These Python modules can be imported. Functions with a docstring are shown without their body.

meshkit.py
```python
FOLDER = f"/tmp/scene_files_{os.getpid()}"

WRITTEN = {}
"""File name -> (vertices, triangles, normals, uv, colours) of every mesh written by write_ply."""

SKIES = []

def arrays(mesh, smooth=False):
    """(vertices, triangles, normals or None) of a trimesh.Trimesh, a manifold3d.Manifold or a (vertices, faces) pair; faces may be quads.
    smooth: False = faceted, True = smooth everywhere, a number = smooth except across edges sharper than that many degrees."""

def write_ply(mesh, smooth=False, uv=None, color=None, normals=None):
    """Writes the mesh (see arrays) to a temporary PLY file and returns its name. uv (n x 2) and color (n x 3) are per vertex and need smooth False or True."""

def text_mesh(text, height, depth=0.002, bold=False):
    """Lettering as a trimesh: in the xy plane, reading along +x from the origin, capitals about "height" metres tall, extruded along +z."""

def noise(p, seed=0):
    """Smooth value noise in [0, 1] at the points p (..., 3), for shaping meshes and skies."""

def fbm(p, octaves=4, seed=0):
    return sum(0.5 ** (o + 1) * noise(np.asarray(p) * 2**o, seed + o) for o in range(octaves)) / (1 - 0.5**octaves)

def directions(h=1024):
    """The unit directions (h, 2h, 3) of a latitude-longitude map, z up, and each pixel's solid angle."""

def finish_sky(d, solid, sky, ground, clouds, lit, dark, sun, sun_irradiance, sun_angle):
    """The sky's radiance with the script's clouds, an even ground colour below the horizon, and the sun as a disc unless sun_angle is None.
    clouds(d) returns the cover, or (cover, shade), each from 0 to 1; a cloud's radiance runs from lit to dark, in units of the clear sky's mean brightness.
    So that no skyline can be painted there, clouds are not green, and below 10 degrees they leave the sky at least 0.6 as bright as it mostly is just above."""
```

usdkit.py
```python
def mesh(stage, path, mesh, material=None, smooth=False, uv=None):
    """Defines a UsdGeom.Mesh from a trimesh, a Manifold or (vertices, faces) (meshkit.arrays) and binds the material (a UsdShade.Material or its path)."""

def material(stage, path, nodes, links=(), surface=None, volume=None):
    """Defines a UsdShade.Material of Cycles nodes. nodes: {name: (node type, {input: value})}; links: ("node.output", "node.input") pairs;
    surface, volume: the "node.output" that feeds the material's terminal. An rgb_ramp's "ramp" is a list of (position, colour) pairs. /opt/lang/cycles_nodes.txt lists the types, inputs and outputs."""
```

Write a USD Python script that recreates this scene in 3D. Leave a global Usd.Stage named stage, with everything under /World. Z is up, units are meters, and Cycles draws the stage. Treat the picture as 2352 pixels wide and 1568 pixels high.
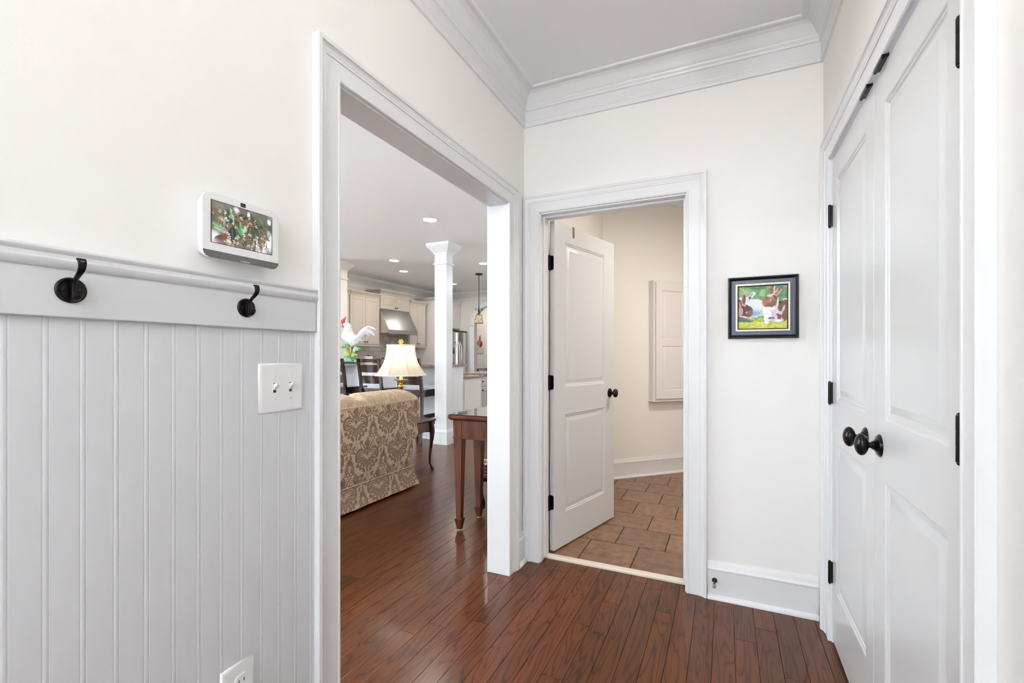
import math, random
import numpy as np, trimesh, usdkit, meshkit
from shapely.geometry import Polygon, LineString, Point
from shapely import contains_xy
from pxr import Usd, UsdGeom, UsdLux, UsdShade, Gf, Sdf, Vt

rng = np.random.default_rng(7)
random.seed(7)
stage = Usd.Stage.CreateInMemory()
UsdGeom.SetStageUpAxis(stage, UsdGeom.Tokens.z)
UsdGeom.SetStageMetersPerUnit(stage, 1.0)
world = UsdGeom.Xform.Define(stage, '/World')
stage.SetDefaultPrim(world.GetPrim())
UsdGeom.Scope.Define(stage, '/World/Looks')

# ------------------------------------------------------------------ camera, light, exposure
F_PX, YAW, Y_HOR, CAM_H = 1064.0, 24.79, 817.0, 1.22
cam = UsdGeom.Camera.Define(stage, '/World/camera')
FL = F_PX / 2352 * 36
cam.CreateHorizontalApertureAttr(36.0); cam.CreateVerticalApertureAttr(24.0); cam.CreateFocalLengthAttr(FL)
cam.CreateVerticalApertureOffsetAttr((Y_HOR - 784.0) / 2352 * 36)
cam.CreateClippingRangeAttr(Gf.Vec2f(0.05, 100))
cam.CreateExposureAttr(2.06)
_x = UsdGeom.Xformable(cam)
_x.AddTranslateOp().Set(Gf.Vec3d(0, 0, CAM_H)); _x.AddRotateZOp().Set(YAW); _x.AddRotateXOp().Set(90.0)

def rect_light(name, loc, rot, w, h, inten, col):
    l = UsdLux.RectLight.Define(stage, '/World/' + name)
    l.CreateWidthAttr(w); l.CreateHeightAttr(h); l.CreateIntensityAttr(inten); l.CreateColorAttr(Gf.Vec3f(*col))
    x = UsdGeom.Xformable(l); x.AddTranslateOp().Set(Gf.Vec3d(*loc)); x.AddRotateXYZOp().Set(Gf.Vec3f(*rot))
def disk_light(name, loc, r, inten, col, rot=(0, 0, 0)):
    l = UsdLux.DiskLight.Define(stage, '/World/' + name)
    l.CreateRadiusAttr(r); l.CreateIntensityAttr(inten); l.CreateColorAttr(Gf.Vec3f(*col))
    x = UsdGeom.Xformable(l); x.AddTranslateOp().Set(Gf.Vec3d(*loc)); x.AddRotateXYZOp().Set(Gf.Vec3f(*rot))
def sphere_light(name, loc, r, inten, col):
    l = UsdLux.SphereLight.Define(stage, '/World/' + name)
    l.CreateRadiusAttr(r); l.CreateIntensityAttr(inten); l.CreateColorAttr(Gf.Vec3f(*col))
    UsdGeom.Xformable(l).AddTranslateOp().Set(Gf.Vec3d(*loc))

DAY, CANC = (0.84, 0.92, 1.0), (1.0, 0.95, 0.88)
CANS = [(-3.06, 4.40), (-4.90, 6.04), (-5.36, 6.87), (-3.69, 6.86), (-5.34, 8.53)]
ZC = 2.77
# daylight through the windows behind the camera, in the living room and in the kitchen
rect_light('window_daylight', (-0.35, -2.93, 1.35), (90, 0, 180), 1.30, 2.0, 4.0, DAY)
for k, xx in enumerate((-2.4, -4.3, -6.2)):
    rect_light('window_daylight_%03d' % (k + 1), (xx, -1.43, 1.45), (90, 0, 180), 1.35, 2.0, 3.5, DAY)
for k, yy in enumerate((0.6, 3.2)):
    rect_light('window_daylight_%03d' % (k + 4), (-8.43, yy, 1.45), (90, 0, 90), 1.5, 1.9, 10.0, DAY)
rect_light('window_daylight_006', (-1.30, 7.6, 1.55), (90, 0, -90), 1.6, 1.2, 2.4, DAY)
# lamps
disk_light('mudroom_lamp_light', (0.35, 3.65, 2.68), 0.16, 44.0, (1.0, 0.93, 0.85))
disk_light('pantry_lamp_light', (-5.6, 10.5, 2.68), 0.15, 22.0, (1.0, 0.93, 0.86))
for k, (cx, cy) in enumerate(CANS):
    disk_light('can_light_%03d' % k, (cx, cy, ZC - 0.012), 0.070, 40.0, CANC)
sphere_light('table_lamp_light', (-3.10, 3.93, 1.19), 0.035, 11.0, (1.0, 0.88, 0.73))

dome = UsdLux.DomeLight.Define(stage, '/World/sky'); dome.CreateIntensityAttr(0.3); dome.CreateColorAttr(Gf.Vec3f(0.8, 0.9, 1.0))

# ------------------------------------------------------------------ materials
def lin(r, g, b):
    return tuple(((c / 255) / 12.92 if c / 255 < 0.04045 else ((c / 255 + 0.055) / 1.055) ** 2.4) for c in (r, g, b))
M = {}
def pbr(name, col, rough=0.5, metal=0.0, bump=None, **kw):
    n = {'p': ('principled_bsdf', {'base_color': col, 'roughness': rough, 'metallic': metal, **kw})}
    l = []
    if bump:
        n['g'] = ('geometry', {}); n['t'] = ('noise_texture', {'scale': bump[0], 'detail': 3.0}); n['b'] = ('bump', {'strength': bump[1], 'distance': bump[2]})
        l = [('g.position', 't.vector'), ('t.fac', 'b.height'), ('b.normal', 'p.normal')]
    M[name] = usdkit.material(stage, '/World/Looks/' + name, n, l, surface='p.BSDF')
pbr('wall_paint', (0.885, 0.87, 0.845), 0.55, bump=(160, 0.12, 0.002))
pbr('mud_paint', (0.83, 0.80, 0.755), 0.55, bump=(120, 0.15, 0.002))
pbr('ceiling_paint', (0.915, 0.92, 0.925), 0.8, bump=(140, 0.1, 0.002))
pbr('trim', (0.79, 0.795, 0.80), 0.32)
pbr('wainscot', (0.655, 0.667, 0.685), 0.38, bump=(60, 0.05, 0.002))
pbr('door', (0.66, 0.66, 0.66), 0.24, bump=(220, 0.05, 0.001))
pbr('bronze', (0.006, 0.005, 0.005), 0.20, 0.0, specular_ior_level=0.32)
pbr('black', (0.008, 0.008, 0.009), 0.4)
pbr('brass', (0.85, 0.56, 0.16), 0.16, 1.0)
pbr('steel', (0.46, 0.445, 0.425), 0.27, 1.0)
pbr('steel_side', (0.62, 0.60, 0.56), 0.35, 0.9)
pbr('fridge_steel', (0.66, 0.66, 0.66), 0.16, 1.0)
pbr('plastic', (0.82, 0.82, 0.82), 0.3)
pbr('plastic_gloss', (0.84, 0.84, 0.85), 0.15)
pbr('slot', (0.06, 0.06, 0.06), 0.6)
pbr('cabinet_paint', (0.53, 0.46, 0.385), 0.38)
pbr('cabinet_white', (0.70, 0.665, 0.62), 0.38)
pbr('iron_cabinet', (0.76, 0.73, 0.70), 0.35)
pbr('screw', (0.25, 0.25, 0.26), 0.3, 1.0)
pbr('rubber_tan', (0.42, 0.28, 0.18), 0.6)
pbr('strap', (0.13, 0.09, 0.06), 0.35, 0.6)
pbr('threshold', (0.78, 0.70, 0.58), 0.4)
pbr('grout', (0.075, 0.045, 0.03), 0.9)
pbr('tile_grout', (0.42, 0.37, 0.32), 0.9)
pbr('subfloor', (0.03, 0.015, 0.01), 0.8)
pbr('frame_black', (0.006, 0.005, 0.005), 0.3, specular_ior_level=0.3)
pbr('frame_slate', (0.105, 0.14, 0.19), 0.42)
pbr('gold', (0.74, 0.60, 0.44), 0.3, 0.8)
pbr('espresso', (0.020, 0.008, 0.006), 0.16, coat_weight=1.0, coat_roughness=0.05)
pbr('glide', (0.8, 0.8, 0.76), 0.4)
pbr('cord', (0.70, 0.57, 0.40), 0.6)
pbr('ceramic', (0.82, 0.82, 0.80), 0.2)
pbr('enamel', (0.02, 0.013, 0.05), 0.15)
pbr('iron', (0.05, 0.045, 0.04), 0.5, 0.5)
pbr('red', (0.42, 0.015, 0.05), 0.35)
pbr('gold_leaf', (0.45, 0.30, 0.06), 0.35, 0.7)
pbr('plaque', (0.56, 0.54, 0.50), 0.8)
pbr('knob_dark', (0.02, 0.014, 0.01), 0.35, 0.5)
pbr('grout_dark', (0.015, 0.008, 0.006), 0.9)
pbr('candle', (0.86, 0.82, 0.66), 0.35)
pbr('glass_top', (0.9, 0.95, 0.93), 0.02, transmission_weight=1.0, ior=1.5)
pbr('dispenser', (0.03, 0.032, 0.035), 0.2)

def emit(name, col, s):
    M[name] = usdkit.material(stage, '/World/Looks/' + name, {'e': ('emission', {'color': col, 'strength': s})}, [], surface='e.emission')
emit('can_glow', (1.0, 0.97, 0.92), 14.0)
emit('lamp_glass', (1.0, 0.92, 0.82), 3.0)
emit('globe_glass', (0.97, 0.975, 1.0), 25.0)
emit('dome_glass', (1.0, 0.90, 0.79), 5.0)
emit('globe_glass_living', (0.82, 0.93, 1.0), 60.0)
emit('globe_glass_breakfast', (0.92, 0.96, 1.0), 6.0)

def painted(name, rough=0.5, emission=0.0, sheen=0.0, bump=None, spec=0.5):
    n = {'a': ('attribute', {'attribute': 'paint'}), 'p': ('principled_bsdf', {'roughness': rough, 'emission_strength': emission, 'sheen_weight': sheen, 'specular_ior_level': spec})}
    l = [('a.color', 'p.base_color')]
    if emission: l.append(('a.color', 'p.emission_color'))
    if bump:
        n['g'] = ('geometry', {}); n['t'] = ('noise_texture', {'scale': bump[0], 'detail': 3.0}); n['b'] = ('bump', {'strength': bump[1], 'distance': bump[2]})
        l += [('g.position', 't.vector'), ('t.fac', 'b.height'), ('b.normal', 'p.normal')]
    M[name] = usdkit.material(stage, '/World/Looks/' + name, n, l, surface='p.BSDF')
painted('canvas_paint', 0.5, bump=(300, 0.25, 0.002))
painted('screen_paint', 0.12, emission=0.18)
painted('damask', 0.85, sheen=0.15, bump=(500, 0.2, 0.001), spec=0.2)
painted('rooster_paint', 0.35)

def wood(name, cols, grain=(9, 1.1), rings=11.0, rough=0.24, along='y', coat=0.25, pores=0.35, distort=0.25, spec=0.5):
    """Oak-like cathedral grain in world space, shifted per piece."""
    n = {'g': ('geometry', {}), 'o': ('object_info', {}), 's': ('separate_xyz', {}),
         'r1': ('math', {'math_type': 'multiply_add', 'value2': 0.73}), 'r': ('math', {'math_type': 'fraction'}),
         'x1': ('math', {'math_type': 'multiply_add', 'value2': 13.0}), 'y1': ('math', {'math_type': 'multiply_add', 'value2': 37.0}),
         'v': ('combine_xyz', {}), 'm': ('mapping', {'scale': (grain[0], grain[1], 3.0)}), 'n': ('noise_texture', {'scale': 1.0, 'detail': 1.6, 'roughness': 0.45, 'distortion': distort}),
         'k': ('math', {'math_type': 'multiply', 'value2': rings}), 'f': ('math', {'math_type': 'fraction'}),
         'ramp': ('rgb_ramp', {'ramp': [(0.0, cols[0]), (0.10, cols[0]), (0.20, cols[1]), (0.55, cols[2]), (0.93, cols[1]), (1.0, cols[0])]}),
         'm2': ('mapping', {'scale': (170, 5.0, 60.0)}), 'n2': ('noise_texture', {'scale': 1.0, 'detail': 2.0}),
         'pr': ('rgb_ramp', {'ramp': [(0.30, (1 - pores,) * 3), (0.55, (1, 1, 1))]}),
         'mx': ('mix_color', {'blend_type': 'multiply', 'fac': 1.0}),
         'tone': ('rgb_ramp', {'ramp': [(0.0, (0.84, 0.82, 0.81)), (0.5, (1.0, 0.98, 0.96)), (1.0, (1.14, 1.08, 1.02))]}),
         'mt': ('mix_color', {'blend_type': 'multiply', 'fac': 1.0, 'use_clamp_result': False}),
         'b': ('bump', {'strength': 0.10, 'distance': 0.002}),
         'p': ('principled_bsdf', {'roughness': rough, 'coat_weight': coat, 'coat_roughness': 0.12, 'specular_ior_level': spec})}
    a, b = ('s.x', 's.y') if along == 'y' else (('s.x', 's.z') if along == 'z' else ('s.y', 's.x'))
    l = [('g.position', 's.vector'), ('g.random_per_island', 'r1.value1'), ('o.random', 'r1.value3'), ('r1.value', 'r.value1'),
         ('r.value', 'x1.value1'), (a, 'x1.value3'), ('r.value', 'y1.value1'), (b, 'y1.value3'),
         ('x1.value', 'v.x'), ('y1.value', 'v.y'), ('r.value', 'v.z'), ('v.vector', 'm.vector'), ('m.vector', 'n.vector'),
         ('n.fac', 'k.value1'), ('k.value', 'f.value1'), ('f.value', 'ramp.fac'),
         ('v.vector', 'm2.vector'), ('m2.vector', 'n2.vector'), ('n2.fac', 'pr.fac'),
         ('ramp.color', 'mx.a'), ('pr.color', 'mx.b'), ('mx.result', 'mt.a'), ('r.value', 'tone.fac'), ('tone.color', 'mt.b'), ('mt.result', 'p.base_color'),
         ('n2.fac', 'b.height'), ('b.normal', 'p.normal')]
    M[name] = usdkit.material(stage, '/World/Looks/' + name, n, l, surface='p.BSDF')
wood('oak_floor', [(0.074, 0.020, 0.0075), (0.118, 0.032, 0.0095), (0.138, 0.040, 0.012)], grain=(15, 1.5), rings=10.0, rough=0.22, pores=0.22, distort=0.35, coat=0.0, spec=0.36)
wood('mahogany', [(0.080, 0.020, 0.008), (0.115, 0.029, 0.011), (0.135, 0.036, 0.013)], grain=(5, 1.2), rings=5.0, rough=0.22, along='z', pores=0.2)
wood('cherry', [(0.040, 0.010, 0.005), (0.075, 0.018, 0.008), (0.10, 0.026, 0.011)], grain=(5, 1.2), rings=5.0, rough=0.2, along='x', pores=0.2)
wood('dark_carved', [(0.020, 0.007, 0.005), (0.035, 0.011, 0.007), (0.045, 0.015, 0.009)], grain=(6, 1.2), rings=4.0, rough=0.2, along='z', pores=0.2)

def mottled(name, stops, scale, detail=4.0, rough=0.4, rnd=True, bump=0.0, **kw):
    n = {'g': ('geometry', {}), 't': ('noise_texture', {'scale': scale, 'detail': detail, 'roughness': 0.6}), 'r': ('rgb_ramp', {'ramp': stops}), 'p': ('principled_bsdf', {'roughness': rough, **kw})}
    l = [('g.position', 't.vector'), ('t.fac', 'r.fac')]
    if rnd:
        n['o'] = ('object_info', {}); n['tone'] = ('rgb_ramp', {'ramp': [(0, (0.82, 0.82, 0.82)), (1, (1.12, 1.08, 1.05))]}); n['mx'] = ('mix_color', {'blend_type': 'multiply', 'fac': 1.0, 'use_clamp_result': False})
        l += [('r.color', 'mx.a'), ('o.random', 'tone.fac'), ('tone.color', 'mx.b'), ('mx.result', 'p.base_color')]
    else:
        l.append(('r.color', 'p.base_color'))
    if bump:
        n['b'] = ('bump', {'strength': bump, 'distance': 0.003}); l += [('t.fac', 'b.height'), ('b.normal', 'p.normal')]
    M[name] = usdkit.material(stage, '/World/Looks/' + name, n, l, surface='p.BSDF')
mottled('floor_tile', [(0.32, (0.165, 0.086, 0.050)), (0.50, (0.235, 0.132, 0.080)), (0.68, (0.305, 0.185, 0.120))], 17.0, 7.0, 0.40, bump=0.15)
mottled('subway', [(0.3, (0.50, 0.44, 0.38)), (0.7, (0.56, 0.50, 0.44))], 6.0, 2.0, 0.2)
mottled('granite', [(0.30, (0.06, 0.04, 0.032)), (0.42, (0.20, 0.135, 0.10)), (0.54, (0.38, 0.30, 0.24)), (0.68, (0.52, 0.46, 0.40))], 95.0, 3.0, 0.12, rnd=False)
mottled('grille', [(0.38, (0.075, 0.068, 0.062)), (0.62, (0.26, 0.245, 0.23))], 900.0, 1.0, 0.9, rnd=False, bump=0.3)
mottled('mica', [(0.35, (0.26, 0.18, 0.095)), (0.65, (0.46, 0.37, 0.25))], 22.0, 4.0, 0.4, rnd=False, emission_color=(0.8, 0.55, 0.28), emission_strength=0.03)

# plaid seat cloth: cream with two bands of red checks
def plaid():
    n = {'g': ('geometry', {}), 's': ('separate_xyz', {}), 'p': ('principled_bsdf', {'roughness': 0.85})}
    l = [('g.position', 's.vector')]
    acc = []
    for ax, sc, w in (('x', 45.0, 0.38), ('y', 45.0, 0.38), ('z', 38.0, 0.40)):
        n['k' + ax] = ('math', {'math_type': 'multiply', 'value2': sc}); n['f' + ax] = ('math', {'math_type': 'fraction'}); n['c' + ax] = ('math', {'math_type': 'less_than', 'value2': w})
        l += [('s.' + ax, 'k%s.value1' % ax), ('k%s.value' % ax, 'f%s.value1' % ax), ('f%s.value' % ax, 'c%s.value1' % ax)]
    n['a1'] = ('math', {'math_type': 'add'}); n['a2'] = ('math', {'math_type': 'multiply_add', 'value2': 1.3}); n['d'] = ('math', {'math_type': 'multiply', 'value2': 0.34, 'use_clamp': True})
    n['r'] = ('rgb_ramp', {'ramp': [(0, lin(232, 214, 190)), (0.40, lin(190, 120, 100)), (0.8, lin(120, 30, 38)), (1, lin(95, 20, 30))]})
    l += [('cx.value', 'a1.value1'), ('cy.value', 'a1.value2'), ('cz.value', 'a2.value1'), ('a1.value', 'a2.value3'), ('a2.value', 'd.value1'), ('d.value', 'r.fac'), ('r.color', 'p.base_color')]
    M['plaid'] = usdkit.material(stage, '/World/Looks/plaid', n, l, surface='p.BSDF')
plaid()
# lamp shade: pleated silk that lets light through
M['shade'] = usdkit.material(stage, '/World/Looks/shade', {
    'd': ('diffuse_bsdf', {'color': (0.82, 0.75, 0.64)}), 't': ('translucent_bsdf', {'color': (0.86, 0.79, 0.67)}), 'm': ('mix_closure', {'fac': 0.5})},
    [('d.BSDF', 'm.closure1'), ('t.BSDF', 'm.closure2')], surface='m.closure')
M['pane'] = usdkit.material(stage, '/World/Looks/pane', {
    'd': ('transparent_bsdf', {}), 't': ('glossy_bsdf', {'roughness': 0.0}), 'f': ('fresnel', {'IOR': 1.45}), 'm': ('mix_closure', {})},
    [('f.fac', 'm.fac'), ('d.BSDF', 'm.closure1'), ('t.BSDF', 'm.closure2')], surface='m.closure')

# ------------------------------------------------------------------ scene helpers
_count = {}
def numbered(path):
    k = _count.get(path, 0); _count[path] = k + 1
    return path if k == 0 else '%s_%03d' % (path, k)
def meta(prim, label=None, cat=None, group=None, kind=None):
    for k, v in (('label', label), ('category', cat), ('group', group), ('kind', kind)):
        if v: prim.SetCustomDataByKey(k, v)
class Thing:
    """An Xform at the thing's base under /World; parts are given in world coordinates unless local=True."""
    def __init__(s, name, base, label, cat, group=None, kind=None, rz=0.0, local=False):
        s.path = numbered('/World/' + name); s.base = np.array(base, float); s.local = local
        s.x = UsdGeom.Xform.Define(stage, s.path); s.x.AddTranslateOp().Set(Gf.Vec3d(*map(float, base)))
        if rz: s.x.AddRotateZOp().Set(float(rz))
        s.prim = s.x.GetPrim(); meta(s.prim, label, cat, group, kind)
    def part(s, name, mesh, mat, smooth=30, label=None, under=None, kind=None, paint=None):
        v, f = mesh_arrays(mesh)
        if not s.local: v = v - s.base
        path = numbered((under or s.path) + '/' + name)
        put(path, v, f, mat, smooth, paint); meta(stage.GetPrimAtPath(path), label, kind=kind)
        return path
    def copy(s, base, rz=0.0, label=None, group=None):
        name = s.path.split('/')[-1]
        import re
        path = numbered('/World/' + re.sub(r'_\d{3}$', '', name))
        x = UsdGeom.Xform.Define(stage, path); x.AddTranslateOp().Set(Gf.Vec3d(*map(float, base)))
        x.AddRotateZOp().Set(float(rz))
        p = x.GetPrim(); cd = s.prim.GetCustomData()
        meta(p, label or cd['label'], cd['category'], group or cd.get('group'))
        p.GetReferences().AddInternalReference(s.path); p.SetInstanceable(True)
        return p
def mesh_arrays(m):
    if isinstance(m, (list,)): m = join(*m)
    if isinstance(m, tuple): v, f = np.asarray(m[0], float), np.asarray(m[1], int)
    else: v, f = np.array(m.vertices), np.array(m.faces)
    if f.shape[1] == 4: f = np.vstack([f[:, [0, 1, 2]], f[:, [0, 2, 3]]])
    return v, f
def put(path, v, f, mat, smooth=30, paint=None):
    m = usdkit.mesh(stage, path, (v, f), M[mat], smooth=(True if paint is not None else smooth))
    if paint is not None:
        UsdGeom.PrimvarsAPI(m).CreatePrimvar('paint', Sdf.ValueTypeNames.Color3fArray, 'vertex').Set(Vt.Vec3fArray.FromNumpy(np.asarray(paint, np.float32)))
    return m
def struct(name, mesh, mat, label, cat, smooth=30):
    v, f = mesh_arrays(mesh); path = numbered('/World/' + name)
    put(path, v, f, mat, smooth); meta(stage.GetPrimAtPath(path), label, cat, kind='structure'); return path
def single(name, mesh, mat, label, cat, smooth=30, group=None, kind=None):
    v, f = mesh_arrays(mesh); path = numbered('/World/' + name)
    put(path, v, f, mat, smooth); meta(stage.GetPrimAtPath(path), label, cat, group, kind); return path

# ------------------------------------------------------------------ mesh helpers
def join(*ms):
    vs, fs, n = [], [], 0
    for m in ms:
        v, f = mesh_arrays(m); vs.append(v); fs.append(f + n); n += len(v)
    return np.vstack(vs), np.vstack(fs)
_BF = np.array([[0, 2, 3], [0, 3, 1], [4, 5, 7], [4, 7, 6], [0, 1, 5], [0, 5, 4], [2, 6, 7], [2, 7, 3], [0, 4, 6], [0, 6, 2], [1, 3, 7], [1, 7, 5]])
def box(x0, x1, y0, y1, z0, z1):
    v = np.array([[x, y, z] for z in (z0, z1) for y in (y0, y1) for x in (x0, x1)], float)
    return v, _BF
def _cb_topology():
    s = []
    for a in (-1, 1):
        for b in (-1, 1):
            for c in (-1, 1):
                for ax in range(3):
                    p = np.array([a, b, c], float) * 0.8; p[ax] = (a, b, c)[ax]; s.append(p)
    s = np.array(s)
    from scipy.spatial import ConvexHull
    ch = ConvexHull(s); f = ch.simplices.copy()
    for i, t in enumerate(f):
        nrm = np.cross(s[t[1]] - s[t[0]], s[t[2]] - s[t[0]])
        if nrm @ s[t].mean(0) < 0: f[i] = t[::-1]
    return s, f
_CS, _CF = _cb_topology()
def cbox(x0, x1, y0, y1, z0, z1, b=0.003):
    """box with chamfered edges"""
    c = np.array([(x0 + x1) / 2, (y0 + y1) / 2, (z0 + z1) / 2]); h = np.array([x1 - x0, y1 - y0, z1 - z0]) / 2
    b = min(b, h.min() * 0.9)
    full = np.abs(_CS) > 0.9
    return c + np.sign(_CS) * np.where(full, h, h - b), _CF
def extrude(poly, h, z0=0.0):
    if not isinstance(poly, Polygon): poly = Polygon(poly)
    m = trimesh.creation.extrude_polygon(poly, h, engine='earcut'); m.apply_translation([0, 0, z0]); return mesh_arrays(m)
def axes(m, a, b, c, o=(0, 0, 0)):
    """maps local x,y,z onto world directions a,b,c"""
    v, f = mesh_arrays(m); R = np.array([a, b, c], float)
    v = v @ R + np.array(o, float)
    return (v, f[:, ::-1]) if np.linalg.det(R) < 0 else (v, f)
def lathe(prof, n=32, o=(0, 0, 0), axis='z', scale=(1, 1, 1)):
    """profile of (radius, height), bottom to top"""
    prof = np.array(prof, float); a = np.arange(n) * 2 * np.pi / n; k = len(prof)
    v = np.stack([prof[:, None, 0] * np.cos(a), prof[:, None, 0] * np.sin(a), np.repeat(prof[:, 1:2], n, 1)], -1).reshape(-1, 3)
    f = []
    for i in range(k - 1):
        for j in range(n):
            p, q = i * n + j, i * n + (j + 1) % n
            f += [[p, q, q + n], [p, q + n, p + n]]
    v = np.vstack([v, [[0, 0, prof[0, 1]], [0, 0, prof[-1, 1]]]]); c0 = k * n
    for j in range(n):
        f.append([c0, (j + 1) % n, j]); f.append([c0 + 1, (k - 1) * n + j, (k - 1) * n + (j + 1) % n])
    v = v * np.array(scale); f = np.array(f)
    if axis == 'x': v = v[:, [2, 0, 1]]
    elif axis == 'y': v = v[:, [1, 2, 0]]
    elif axis == '-x': v = np.stack([-v[:, 2], v[:, 1], v[:, 0]], 1)
    elif axis == '-y': v = np.stack([v[:, 0], -v[:, 2], v[:, 1]], 1)
    return v + np.array(o, float), f
def cyl(r, h, o=(0, 0, 0), n=24, axis='z', b=0.0):
    return lathe([(r - b, 0), (r, b), (r, h - b), (r - b, h)] if b else [(r, 0), (r, h)], n, o, axis)
def loft(rings, closed=True, cap=True):
    """rings: list of (n,3) loops"""
    R = np.array(rings, float); k, n = R.shape[:2]; f = []
    for i in range(k - 1):
        for j in range(n if closed else n - 1):
            p, q = i * n + j, i * n + (j + 1) % n
            f += [[p, q, q + n], [p, q + n, p + n]]
    v = R.reshape(-1, 3)
    if cap and closed:
        v = np.vstack([v, R[0].mean(0), R[-1].mean(0)]); c = k * n
        for j in range(n):
            f.append([c, (j + 1) % n, j]); f.append([c + 1, (k - 1) * n + j, (k - 1) * n + (j + 1) % n])
    return fix((v, np.array(f)))
def fix(m):
    v, f = m
    vol = np.einsum('ij,ij->i', v[f[:, 0]], np.cross(v[f[:, 1]], v[f[:, 2]])).sum()
    return (v, f[:, ::-1]) if vol < 0 else (v, f)
def tube(path, rad, n=10):
    p = np.array(path, float); t = np.gradient(p, axis=0); t /= np.linalg.norm(t, axis=1, keepdims=True) + 1e-12
    a = np.cross(t[0], [0, 0, 1.0]);
    if np.linalg.norm(a) < 0.1: a = np.cross(t[0], [1.0, 0, 0])
    rings = []; rad = np.broadcast_to(rad, (len(p),))
    for i in range(len(p)):
        a = a - t[i] * (a @ t[i]); a /= np.linalg.norm(a); b = np.cross(t[i], a)
        ang = np.arange(n) * 2 * np.pi / n
        rings.append(p[i] + rad[i] * (np.cos(ang)[:, None] * a + np.sin(ang)[:, None] * b))
    return loft(rings)
def spline(pts, n=24):
    from scipy.interpolate import CubicSpline
    p = np.array(pts, float); s = np.r_[0, np.cumsum(np.linalg.norm(np.diff(p, axis=0), axis=1))]
    return CubicSpline(s, p)(np.linspace(0, s[-1], n))
def square_leg(x, y, stations, rot=0.0):
    """stations: (z, half width x, half width y, dx, dy)"""
    rings = []
    for z, hx, hy, dx, dy in stations:
        rings.append([[x + dx - hx, y + dy - hy, z], [x + dx + hx, y + dy - hy, z], [x + dx + hx, y + dy + hy, z], [x + dx - hx, y + dy + hy, z]])
    return loft(rings)
def run(prof, stations):
    """profile (out, z) swept through stations giving (x, y) as a function of out: each station is (px, py, dx, dy): point = p + d*out"""
    prof = np.array(prof, float)
    rings = [np.stack([px + dx * prof[:, 0], py + dy * prof[:, 0], prof[:, 1]], 1) for px, py, dx, dy in stations]
    return loft(rings)
CASING = [(0, 0), (0, 0.011), (0.003, 0.0145), (0.008, 0.0145), (0.0105, 0.0125), (0.012, 0.0125), (0.058, 0.0135), (0.0585, 0.0165), (0.063, 0.0175), (0.0675, 0.0165), (0.068, 0.0175), (0.074, 0.0185), (0.080, 0.0225), (0.084, 0.0255), (0.0845, 0.028), (0.0965, 0.028), (0.098, 0.0265), (0.098, 0)]
def casing(o, u, n, u0, u1, ztop, prof=CASING, z0=0.0):
    """mitred casing round an opening from u0 to u1 along u on a wall plane with normal n"""
    o, u, n = (np.array(q, float) for q in (o, u, n)); up = np.array([0, 0, 1.0])
    rings = []
    for k in range(4):
        r = []
        for t, d in prof:
            uu = u0 - t if k < 2 else u1 + t
            zz = z0 if k in (0, 3) else ztop + t
            r.append(o + u * uu + up * zz + n * d)
        rings.append(r)
    return loft(rings)
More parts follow.
